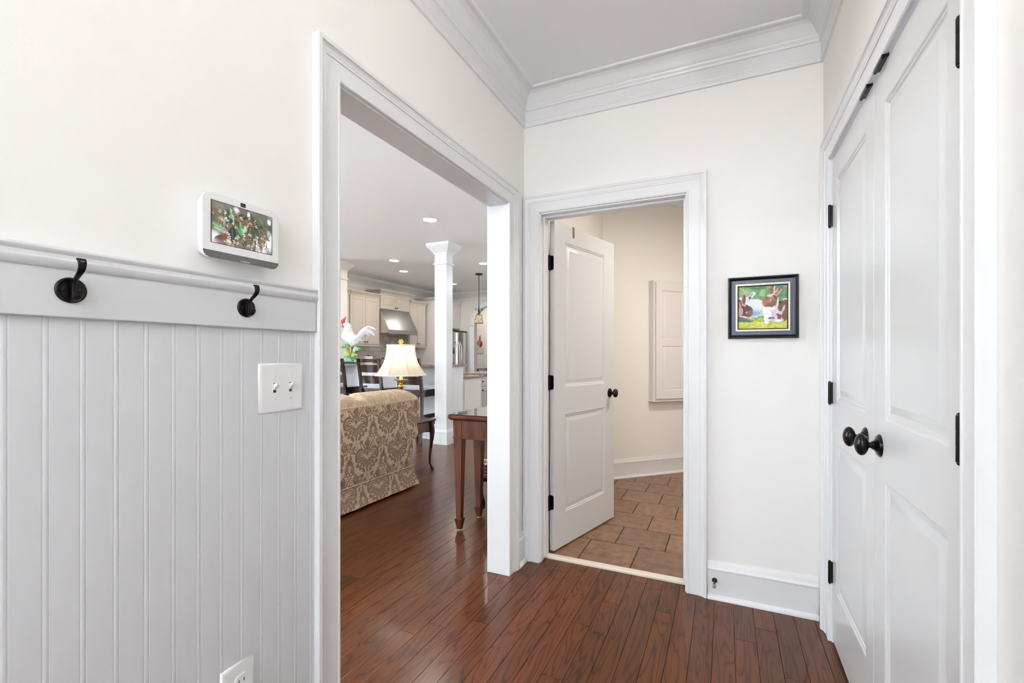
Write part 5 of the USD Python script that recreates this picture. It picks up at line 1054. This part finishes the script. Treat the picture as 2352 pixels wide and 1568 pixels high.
parts = dict(
 comb=[(-5.574, 1.756), (-5.592, 1.776), (-5.57, 1.8), (-5.537, 1.816), (-5.508, 1.829), (-5.493, 1.85), (-5.482, 1.844), (-5.49, 1.814), (-5.501, 1.787), (-5.505, 1.765), (-5.54, 1.752)],
 face=[(-5.552, 1.761), (-5.508, 1.768), (-5.479, 1.756), (-5.474, 1.742), (-5.497, 1.735), (-5.534, 1.736)],
 beak=[(-5.581, 1.737), (-5.556, 1.758), (-5.53, 1.76), (-5.53, 1.738), (-5.556, 1.733)],
 wattle=[(-5.53, 1.738), (-5.497, 1.735), (-5.471, 1.714), (-5.461, 1.692), (-5.479, 1.668), (-5.508, 1.666), (-5.534, 1.672), (-5.534, 1.705)],
 leg=[(-5.363, 1.365), (-5.324, 1.365), (-5.329, 1.306), (-5.327, 1.262), (-5.352, 1.232), (-5.395, 1.226), (-5.439, 1.21), (-5.446, 1.215), (-5.41, 1.237), (-5.359, 1.256), (-5.356, 1.306)],
 leaf0=[(-5.578, 1.335), (-5.548, 1.362), (-5.515, 1.392), (-5.471, 1.411), (-5.424, 1.402), (-5.385, 1.377), (-5.363, 1.347), (-5.356, 1.306), (-5.359, 1.258), (-5.388, 1.306), (-5.41, 1.339), (-5.435, 1.347), (-5.446, 1.339), (-5.501, 1.348), (-5.523, 1.334), (-5.534, 1.362)],
 leaf1=[(-5.327, 1.255), (-5.32, 1.316), (-5.288, 1.36), (-5.238, 1.373), (-5.203, 1.351), (-5.168, 1.343), (-5.147, 1.318), (-5.192, 1.316), (-5.196, 1.289), (-5.238, 1.305), (-5.27, 1.278), (-5.309, 1.267)],
 leaf2=[(-5.486, 1.268), (-5.461, 1.306), (-5.417, 1.322), (-5.381, 1.3), (-5.359, 1.262), (-5.37, 1.205), (-5.453, 1.202), (-5.482, 1.19), (-5.479, 1.229)],
 leaf3=[(-5.327, 1.262), (-5.281, 1.262), (-5.238, 1.256), (-5.203, 1.218), (-5.238, 1.215), (-5.259, 1.234), (-5.274, 1.200), (-5.302, 1.203), (-5.345, 1.203)],
 base=[(-5.515, 1.1005), (-5.515, 1.124), (-5.479, 1.152), (-5.439, 1.179), (-5.388, 1.212), (-5.338, 1.220), (-5.288, 1.206), (-5.259, 1.169), (-5.231, 1.142), (-5.203, 1.12), (-5.203, 1.1005)])
ro = Thing('rooster_figure', (-5.36, RY, 1.1), 'painted white rooster figure with red comb on a green leafy base', 'figurine')
def rpart(name, outline, th, dy, colf, step=0.007, reach=None, under=None):
    m = inflate(outline, th, step, reach=reach); v, f = m; c = colf(v[:, 0], v[:, 2]); return ro.part(name, (v + [0, RY + dy, 0], f), 'rooster_paint', paint=np.clip(c, 0, 1), under=under)
def ramp2(c0, c1, s, seed):
    return lambda x, z: np.array(lin(*c0)) * (1 - (w := np.clip((fbm2(x + 9, z, s, seed) - 0.35) * 3.3, 0, 1))[:, None]) + np.array(lin(*c1)) * w[:, None]
def feathers(x, z):
    s = np.sin(((x + 5.3) * 150 + 2.2 * np.sin(z * 60)) + z * 70); w = np.clip((s - 0.82) * 5, 0, 1) * 0.5 + np.clip((1.44 - z) * 6, 0, 0.45)
    return np.array(lin(228, 226, 221)) * (1 - w[:, None]) + np.array(lin(178, 182, 192)) * w[:, None]
rb = rpart('body', body, 0.17, 0, feathers, 0.008)
rpart('comb', parts['comb'], 0.026, 0, ramp2((170, 30, 32), (206, 84, 66), 30, 3)); hd = rpart('face', parts['face'], 0.05, -0.03, ramp2((176, 40, 44), (214, 90, 80), 40, 2)); rpart('beak', parts['beak'], 0.022, 0, ramp2((222, 150, 70), (240, 190, 110), 40, 2)); rpart('wattle', parts['wattle'], 0.04, -0.035, ramp2((180, 28, 56), (226, 104, 118), 30, 5))
e = trimesh.creation.icosphere(1, 0.006); e.apply_translation([-5.512, RY - 0.054, 1.752]); ev, ef = mesh_arrays(e); ro.part('eye', (ev, ef), 'black', under=hd)
rpart('leg', parts['leg'], 0.03, -0.045, ramp2((214, 130, 30), (240, 176, 80), 30, 4)); lg2 = [(x + 0.035, z) for x, z in parts['leg']]; rpart('leg', lg2, 0.03, 0.045, ramp2((214, 130, 30), (240, 176, 80), 30, 4))
def leafc(c0, c1, ang):
    def g(x, z):
        s = np.sin((x * math.sin(ang) + z * math.cos(ang)) * 330 + 2 * fbm2(x + 9, z, 30, 4)); w = np.clip(s * 1.5 + 0.3, 0, 1)
        return np.array(lin(*c0)) * (1 - w[:, None]) + np.array(lin(*c1)) * w[:, None]
    return g
for k, (c0, c1, an, dy) in enumerate((((20, 88, 40), (120, 186, 100), 0.9, -0.03), ((28, 104, 60), (190, 220, 180), -0.9, -0.03), ((50, 128, 30), (168, 206, 60), 0.5, -0.045), ((40, 110, 40), (214, 226, 130), -0.5, -0.04))): rpart('leaf', parts['leaf%d' % k], 0.022, dy, leafc(c0, c1, an))
for k in (0, 1): rpart('leaf', parts['leaf%d' % k], 0.022, 0.04, leafc((24, 96, 44), (130, 190, 100), 0.4))
def basec(x, z):
    w = np.clip((z - 1.13) / 0.07, 0, 1)[:, None]; s = (np.clip(np.sin(x * 190) * 1.6, -1, 1) * 0.5 + 0.5)[:, None]
    return (np.array(lin(36, 96, 84)) * (1 - s) + np.array(lin(126, 184, 172)) * s) * (1 - w) + np.array(lin(96, 150, 40)) * w
rpart('base', parts['base'], 0.17, 0, basec, 0.008, reach=0.03)

# --- recessed ceiling lights
cl = None
for k, (cx, cy) in enumerate(CANS):
    lab = ('large recessed ceiling light nearest the opening, above the column', 'recessed ceiling light above the range wall, left of a close pair', 'recessed ceiling light above the range hood, right of a close pair', 'recessed ceiling light cut off by the jamb near the pendant', 'smallest recessed ceiling light, far beyond the column')[k]
    if cl is None:
        cl = Thing('recessed_light', (cx, cy, ZC), lab, 'ceiling light', 'recessed kitchen ceiling lights', local=True)
        cl.part('trim_ring', loft([[(r * math.cos(a), r * math.sin(a), z) for a in np.arange(40) * 2 * math.pi / 40] for r, z in ((0.098, 0.0), (0.098, -0.003), (0.092, -0.006), (0.080, -0.0065), (0.076, -0.004), (0.074, 0.0))], cap=False), 'plastic_gloss', smooth=50)
        cl.part('lens', lathe([(0.075, -0.0035), (0.0001, -0.0036)], 40), 'can_glow')
    else: cl.copy((cx, cy, ZC), label=lab)

# --- cabinets on the range wall
CCR = [(0, -0.02), (0.006, -0.018), (0.008, 0.0), (0.006, 0.004), (0.012, 0.010), (0.020, 0.028), (0.040, 0.046), (0.046, 0.056), (0.052, 0.058), (0.052, 0.075), (0, 0.075)]
def cab_knob(t, o, n, under=None):
    n = np.array(n, float); up = np.array([0, 0, 1.0]); s = np.cross(up, n)
    t.part('knob', axes(lathe([(0.006, 0), (0.005, 0.012), (0.012, 0.018), (0.0145, 0.023), (0.011, 0.028), (0.0001, 0.030)], 18), s, up, n, o), 'knob_dark', smooth=50, under=under)
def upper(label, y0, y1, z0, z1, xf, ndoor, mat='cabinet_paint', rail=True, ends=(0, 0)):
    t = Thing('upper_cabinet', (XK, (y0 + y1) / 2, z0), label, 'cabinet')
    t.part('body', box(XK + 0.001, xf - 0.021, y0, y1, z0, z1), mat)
    t.part('crown', run([(o, z1 + z) for o, z in CCR], ([(XK + 0.001, y0, 0, -1), (xf, y0, 1, -1)] if ends[0] else [(xf, y0, 1, 0)]) + ([(xf, y1, 1, 1), (XK + 0.001, y1, 0, 1)] if ends[1] else [(xf, y1, 1, 0)])), mat, smooth=30)
    if rail: t.part('light_rail', run([(0, z0 - 0.03), (0.010, z0 - 0.03), (0.014, z0 - 0.022), (0.014, z0 - 0.008), (0.006, z0), (0, z0)], [(xf - 0.012, y0, 1, 0), (xf - 0.012, y1, 1, 0)]), mat, smooth=30)
    W = (y1 - y0 - 0.02) / ndoor
    for k in range(ndoor):
        ya = y0 + 0.01 + k * W; H = z1 - z0 - 0.03
        fr, pans = panel_door(W - 0.004, H, 0.02, [(0.062, W - 0.066, 0.062, H - 0.062)], RING_S)
        mp = lambda m: axes(m, (0, 1, 0), (-1, 0, 0), (0, 0, 1), (xf, 0, 0))
        flip = lambda m: (np.column_stack([xf + m[0][:, 1], ya + 0.002 + m[0][:, 0], z0 + 0.012 + m[0][:, 2]]), m[1][:, ::-1])
        q = t.part('door', flip(fr), mat, smooth=20)
        for p in pans: t.part('panel', flip(p), mat, smooth=20, under=q)
        kside = ya + W - 0.032 if (k % 2 == 0) else ya + 0.032
        if ndoor % 2 and k == 0: kside = ya + 0.032
        cab_knob(t, (xf, kside, z0 + 0.055), (1, 0, 0), under=q)
    return t
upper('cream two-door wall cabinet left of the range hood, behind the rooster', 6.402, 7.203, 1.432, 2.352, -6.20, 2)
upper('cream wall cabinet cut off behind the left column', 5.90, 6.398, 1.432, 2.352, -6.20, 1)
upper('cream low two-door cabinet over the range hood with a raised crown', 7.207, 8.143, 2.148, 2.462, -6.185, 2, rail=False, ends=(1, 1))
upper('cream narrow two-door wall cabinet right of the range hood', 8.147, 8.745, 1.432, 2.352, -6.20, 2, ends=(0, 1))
# --- range hood
hd_ = Thing('range_hood', (XK, 7.675, 1.655), 'stainless steel sloped range hood under the low cabinet', 'range hood')
hy0, hy1 = 7.214, 8.137; hp_ = [(XK + 0.002, 1.665), (-5.978, 1.665), (-5.978, 1.738), (-6.198, 2.146), (XK + 0.002, 2.146)]
for a, b in ((hy0, hy0 + 0.004), (hy1 - 0.004, hy1)): hd_.part('side_panel', axes(extrude(hp_, b - a), (1, 0, 0), (0, 0, 1), (0, -1, 0), (0, b, 0)), 'steel_side')
hd_.part('sloped_front', [(np.array([(-5.978, hy0 + .003, 1.738), (-5.978, hy1 - .003, 1.738), (-6.198, hy1 - .003, 2.146), (-6.198, hy0 + .003, 2.146)]), np.array([[0, 1, 2], [0, 2, 3]]))], 'steel', smooth=False)
hd_.part('front_lip', cbox(-5.995, -5.976, hy0, hy1, 1.655, 1.738, 0.003), 'steel'); hd_.part('underside', box(XK + 0.002, -5.985, hy0, hy1, 1.665, 1.672), 'steel_side')
for yy in (7.62, 7.72): hd_.part('control_knob', lathe([(0.012, 0), (0.012, 0.014), (0.008, 0.018)], 16, (-6.02, yy, 1.665), 'z', (1, 1, -1)), 'black')
# --- backsplash tile by tile
bk = Thing('backsplash', (XK, 7.6, 0.92), 'greige subway tile backsplash along the range wall', 'backsplash', kind='structure')
bk.part('mortar', box(XK, XK + 0.004, 6.0, 8.80, 0.92, 1.70), 'tile_grout')
TW, TH = 0.1545, 0.0785
for r in range(10):
    for c in range(-1, 20):
        y0 = 6.0 + c * TW + (TW / 2 if r % 2 else 0); y1 = y0 + TW; z0 = 0.92 + r * TH
        if z0 + TH > 1.42 and not (7.15 < (y0 + y1) / 2 < 8.2): continue
        y0, y1 = max(y0, 6.0), min(y1, 8.798)
        if y1 - y0 < 0.02: continue
        bk.part('tile', cbox(XK + 0.002, XK + 0.0075, y0 + 0.0012, y1 - 0.0012, z0 + 0.0012, z0 + TH - 0.0012, 0.0018), 'subway', smooth=False)
# --- counters, base cabinets, range
def base_cab(label, x0, x1, y0, y1, face, nd):
    t = Thing('base_cabinet', ((x0 + x1) / 2, (y0 + y1) / 2, 0), label, 'cabinet')
    t.part('body', cbox(x0, x1, y0, y1, 0.0, 0.884, 0.001), 'cabinet_white')
    fx, fy = face
    a0_, a1_ = (y0, y1) if fx else (x0, x1); W = (a1_ - a0_) / nd
    for k in range(nd):
        for zz0, H, nm in ((0.12, 0.56, 'door'), (0.70, 0.165, 'drawer')):
            pm = 0.055 if nm == 'door' else 0.035
            fr, pans = panel_door(W - 0.012, H, 0.019, [(pm, W - 0.012 - pm, pm, H - pm)], RING_S if nm == 'door' else [(0, 0), (0.003, -0.003), (0.006, -0.003)])
            aa = a0_ + k * W + 0.006
            def place(m):
                v = m[0]
                if fx: return np.column_stack([(x1 if fx > 0 else x0) + fx * (0.019 + v[:, 1]), aa + v[:, 0], zz0 + v[:, 2]]), m[1]
                return np.column_stack([aa + v[:, 0], (y1 if fy > 0 else y0) + fy * (0.019 + v[:, 1]), zz0 + v[:, 2]]), m[1]
            q = t.part(nm, place(fr), 'cabinet_white', smooth=20)
            for p in pans: t.part('panel', place(p), 'cabinet_white', smooth=20, under=q)
            o = ((x1 if fx > 0 else x0) + fx * 0.019, aa + W / 2, zz0 + H / 2 if nm == 'drawer' else zz0 + H - 0.05) if fx else (aa + W / 2, (y1 if fy > 0 else y0) + fy * 0.019, zz0 + H / 2 if nm == 'drawer' else zz0 + H - 0.05)
            cab_knob(t, o, (fx, fy, 0), under=q)
    return t
base_cab('cream base cabinets left of the range', XK + 0.03, -5.93, 5.90, 7.205, (1, 0), 3); base_cab('cream base cabinets right of the range', XK + 0.03, -5.93, 8.147, 8.795, (1, 0), 1)
for y0, y1, lab in ((5.90, 7.205, 'granite counter left of the range'), (8.147, 8.796, 'granite counter right of the range')): single('countertop', cbox(XK + 0.001, -5.89, y0, y1, 0.885, 0.919, 0.004), 'granite', lab, 'countertop')
rg = Thing('range', (-6.2, 7.676, 0), 'stainless steel range under the hood, below the bar line', 'range')
rg.part('body', cbox(XK + 0.002, -5.90, 7.207, 8.145, 0.02, 0.915, 0.004), 'steel_side'); rg.part('cooktop', cbox(XK + 0.02, -5.895, 7.209, 8.143, 0.916, 0.928, 0.003), 'black'); rg.part('oven_door', cbox(-5.899, -5.876, 7.23, 8.12, 0.16, 0.74, 0.004), 'steel'); rg.part('handle', tube([(-5.835, y, 0.70) for y in np.linspace(7.28, 8.07, 6)], 0.012), 'steel')
for y in (7.30, 8.05): rg.part('grate', [cbox(-6.48 + k * 0.14, -6.468 + k * 0.14, y - 0.08 if y < 7.6 else y - 0.25, y + 0.25 if y < 7.6 else y + 0.08, 0.929, 0.94, 0.002) for k in range(4)], 'iron')
pn = Thing('peninsula_cabinet', (-4.6, 6.1, 0), 'pale cabinet run behind the bar with a plain end panel', 'cabinet')
pn.part('body', cbox(XW + 0.01, -3.47, 5.833, 6.33, 0, 0.884, 0.001), 'cabinet_white'); pn.part('end_panel', cbox(-3.470, -3.455, 5.836, 6.335, 0.0, 0.884, 0.0015), 'cabinet_white')
single('countertop', cbox(XW + 0.01, -3.425, 5.8725, 6.385, 0.885, 0.919, 0.004), 'granite', 'granite counter end beside the half wall, below the bar top', 'countertop')
base_cab('cream kitchen island with drawers behind the half wall', -4.95, -3.10, 7.05, 7.95, (0, -1), 4)
single('countertop', cbox(-4.99, -3.06, 6.995, 8.0, 0.885, 0.919, 0.004), 'granite', 'granite island counter seen just past the half wall', 'countertop')
# --- canister and kettle
cn = Thing('canister', (-6.2, 6.88, 0.919), 'white lidded canister with a black knob behind the middle stool', 'canister')
cn.part('body', lathe([(0.075, 0.9195), (0.078, 0.925), (0.078, 1.185), (0.075, 1.19)], 40, (-6.2, 6.88, 0)), 'ceramic', smooth=40); cn.part('lid', lathe([(0.080, 1.190), (0.080, 1.204), (0.073, 1.210), (0.02, 1.213)], 40, (-6.2, 6.88, 0)), 'ceramic', smooth=40); cn.part('knob', lathe([(0.008, 1.213), (0.007, 1.220), (0.017, 1.226), (0.018, 1.234), (0.0001, 1.24)], 20, (-6.2, 6.88, 0)), 'black', smooth=50)
kt = Thing('kettle', (-6.23, 7.33, 0.94), 'dark purple enamel kettle with arched handle on the range', 'kettle')
kx, ky = -6.23, 7.33
kt.part('body', lathe([(0.085, 0.9405), (0.100, 0.952), (0.105, 0.985), (0.095, 1.025), (0.070, 1.052), (0.045, 1.062)], 40, (kx, ky, 0)), 'enamel', smooth=50); kt.part('lid', lathe([(0.046, 1.061), (0.044, 1.068), (0.02, 1.074), (0.006, 1.078), (0.006, 1.086), (0.014, 1.091), (0.014, 1.100), (0.0001, 1.106)], 28, (kx, ky, 0)), 'enamel', smooth=50)
kt.part('handle', tube([(kx, ky + 0.083 * math.cos(a), 1.030 + 0.145 * math.sin(a)) for a in np.linspace(0.0, math.pi, 22)], 0.0085, 10), 'enamel', smooth=50); kt.part('spout', tube([(kx + 0.0, ky - 0.095, 0.99), (kx, ky - 0.13, 1.02), (kx, ky - 0.15, 1.045)], [0.022, 0.016, 0.012], 12), 'enamel', smooth=50)
# --- refrigerator in its enclosure
fe_ = Thing('refrigerator_cabinet', (-6.2, 9.3, 0), 'tall cream refrigerator surround with an over-fridge cabinet', 'cabinet')
fe_.part('side_panel', cbox(XK + 0.001, -5.905, 8.800, 8.820, 0, 2.47, 0.001), 'cabinet_white'); fe_.part('side_panel', cbox(XK + 0.001, -5.905, 9.757, 9.777, 0, 2.47, 0.001), 'cabinet_white'); fe_.part('body', box(XK + 0.001, -5.926, 8.82, 9.757, 1.865, 2.47), 'cabinet_white')
fe_.part('crown', run([(o, 2.47 + z) for o, z in CCR], [(XK + 0.001, 8.80, 0, -1), (-5.905, 8.80, 1, -1), (-5.905, 9.775, 1, 0)]), 'cabinet_white', smooth=30)
for k in range(2):
    W, H = 0.466, 0.575; fr, pans = panel_door(W - 0.006, H, 0.02, [(0.062, W - 0.068, 0.062, H - 0.062)], RING_S); ya = 8.822 + k * W
    pl = lambda m: (np.column_stack([-5.905 + m[0][:, 1], ya + 0.003 + m[0][:, 0], 1.880 + m[0][:, 2]]), m[1])
    q = fe_.part('door', pl(fr), 'cabinet_white', smooth=20)
    for p in pans: fe_.part('panel', pl(p), 'cabinet_white', smooth=20, under=q)
    cab_knob(fe_, (-5.905, ya + (W - 0.035 if k == 0 else 0.035), 1.93), (1, 0, 0), under=q)
rf = Thing('refrigerator', (-6.1, 9.29, 0), 'stainless side-by-side refrigerator with ice dispenser and bowed handles', 'refrigerator')
rf.part('case', cbox(XK + 0.03, -5.76, 8.838, 9.742, 0.02, 1.775, 0.004), 'dispenser'); rf.part('top_hinge_cover', cbox(-5.86, -5.70, 8.842, 9.738, 1.776, 1.812, 0.004), 'black')
def fdoor(y0, y1, z0=0.06, z1=1.775):
    rings = []
    for y in np.linspace(y0, y1, 22):
        q = (y - y0) / (y1 - y0); bow = 0.055 + 0.035 * (1 - (2 * q - 1) ** 2) - 0.02 * max(0, abs(2 * q - 1) - 0.88) / 0.12
        rings.append([(-5.758, y, z0), (-5.758 + bow, y, z0), (-5.758 + bow, y, z1 - 0.012), (-5.758 + bow - 0.012, y, z1), (-5.758, y, z1)])
    return loft(rings)
rf.part('freezer_door', fdoor(8.840, 9.262), 'fridge_steel', smooth=40); rf.part('fridge_door', fdoor(9.268, 9.740), 'fridge_steel', smooth=40)
dpn = rf.part('dispenser', cbox(-5.69, -5.665, 8.905, 9.125, 1.02, 1.42, 0.006), 'dispenser'); rf.part('dispenser_panel', cbox(-5.668, -5.661, 8.92, 9.11, 1.33, 1.40, 0.002), 'screw', under=dpn); rf.part('dispenser_recess', cbox(-5.668, -5.660, 8.93, 9.10, 1.05, 1.27, 0.002), 'steel_side', under=dpn)
for yy in (9.225, 9.305): rf.part('handle', tube(spline([(-5.675, yy, 1.55), (-5.625, yy, 1.52), (-5.595, yy, 1.40), (-5.588, yy, 1.15), (-5.595, yy, 0.90), (-5.625, yy, 0.78), (-5.675, yy, 0.75)], 30), 0.011, 10), 'fridge_steel', smooth=50)
# --- pendant
pd = Thing('pendant_lamp', (-4.232, 7.675, ZC), 'bronze pendant lamp with scrolls and an amber mica shade', 'pendant lamp')
px_, py_ = -4.232, 7.675
pd.part('canopy', lathe([(0.012, ZC - 0.034), (0.05, ZC - 0.026), (0.070, ZC - 0.014), (0.072, ZC)], 36, (px_, py_, 0)), 'iron', smooth=50)
pd.part('rod', cyl(0.0075, ZC - 0.03 - 2.10, (px_, py_, 2.10), 14), 'iron'); pd.part('collar', lathe([(0.008, 2.0), (0.02, 2.015), (0.013, 2.04), (0.022, 2.06), (0.013, 2.085), (0.010, 2.16)], 20, (px_, py_, 0)), 'iron', smooth=50)
for k in range(4):
    a = k * math.pi / 2 + 0.5; c_, s_ = math.cos(a), math.sin(a); P = spline([(0.010, 2.06), (0.022, 2.095), (0.045, 2.118), (0.066, 2.110), (0.073, 2.088), (0.062, 2.072), (0.050, 2.080), (0.053, 2.093)], 26)
    pd.part('scroll', tube([(px_ + r * c_, py_ + r * s_, z) for r, z in P], 0.0042, 7), 'iron', smooth=50)
m_ = lathe([(0.082, 1.838), (0.066, 1.984)], 40, (px_, py_, 0)); pd.part('shade', (m_[0][:-2], m_[1][:-80] if False else np.array([t for t in m_[1] if max(t) < 80])), 'mica', smooth=50)
for r, z in ((0.083, 1.838), (0.067, 1.984)): pd.part('shade_band', tube([(px_ + r * math.cos(a), py_ + r * math.sin(a), z) for a in np.linspace(0, 2 * math.pi, 41)], 0.0028, 6), 'iron')
pd.part('shade_cap', cyl(0.066, 0.003, (px_, py_, 1.985), 32), 'iron')
# --- beyond the arch
od = Thing('red_ornament', (-6.0, 11.2, 1.44), 'red diamond-shaped hanging ornament with a gold cross beyond the arch', 'ornament')
ox = -6.136
dia = [(ox - 0.085, 1.585), (ox - 0.035, 1.65), (ox + 0.015, 1.655), (ox + 0.085, 1.60), (ox + 0.072, 1.52), (ox + 0.03, 1.47), (ox - 0.015, 1.47), (ox - 0.06, 1.53)]
v_, f_ = inflate(dia, 0.05, 0.014); od.part('heart_body', (v_ + [0, 11.168, 0], f_), 'red', smooth=50); od.part('bow', [(lambda m: (m[0] + [0, 11.17, 0], m[1]))(inflate([(ox - 0.018, 1.65), (ox + 0.022, 1.65), (ox + 0.016, 1.74), (ox - 0.012, 1.74)], 0.02, 0.012)), tube([(ox + 0.035, 11.17, 1.785), (ox, 11.17, 1.74), (ox - 0.035, 11.17, 1.775)], 0.007, 7)], 'red')
od.part('gold_cross', [cbox(ox - 0.010, ox + 0.014, 11.133, 11.143, 1.47, 1.63, 0.002), cbox(ox - 0.042, ox + 0.042, 11.133, 11.143, 1.565, 1.588, 0.002)], 'gold_leaf')
single('wall_plaque', cbox(-6.272, -6.027, 11.178, 11.199, 1.29, 1.445, 0.004), 'plaque', 'pale weathered plaque under the red ornament', 'plaque')
so = Thing('small_ornament', (-6.286, 11.2, 1.46), 'small pale figure hanging left of the red ornament', 'ornament')
so.part('ring', tube([(-6.286 + 0.032 * math.cos(a), 11.188, 1.595 + 0.032 * math.sin(a)) for a in np.linspace(0, 2 * math.pi, 21)], 0.009, 7), 'plaque', smooth=50); so.part('figure', lathe([(0.034, 1.45), (0.026, 1.49), (0.012, 1.545), (0.008, 1.565)], 16, (-6.286, 11.188, 0), scale=(1, 0.3, 1))if False else cbox(-6.311, -6.261, 11.183, 11.198, 1.46, 1.555, 0.006), 'plaque')
bc = Thing('butler_cabinet', (-5.95, 10.35, 0), 'white cabinet with a black-fronted appliance beyond the arch', 'cabinet')
bc.part('body', cbox(-6.99, -5.41, 10.02, 10.62, 0, 0.884, 0.002), 'cabinet_white'); bc.part('black_front', cbox(-6.4, -5.52, 10.008, 10.021, 0.80, 0.872, 0.002), 'black')
single('countertop', cbox(-6.995, -5.385, 9.99, 10.65, 0.885, 0.919, 0.004), 'granite', 'small granite counter glimpsed through the arch', 'countertop')
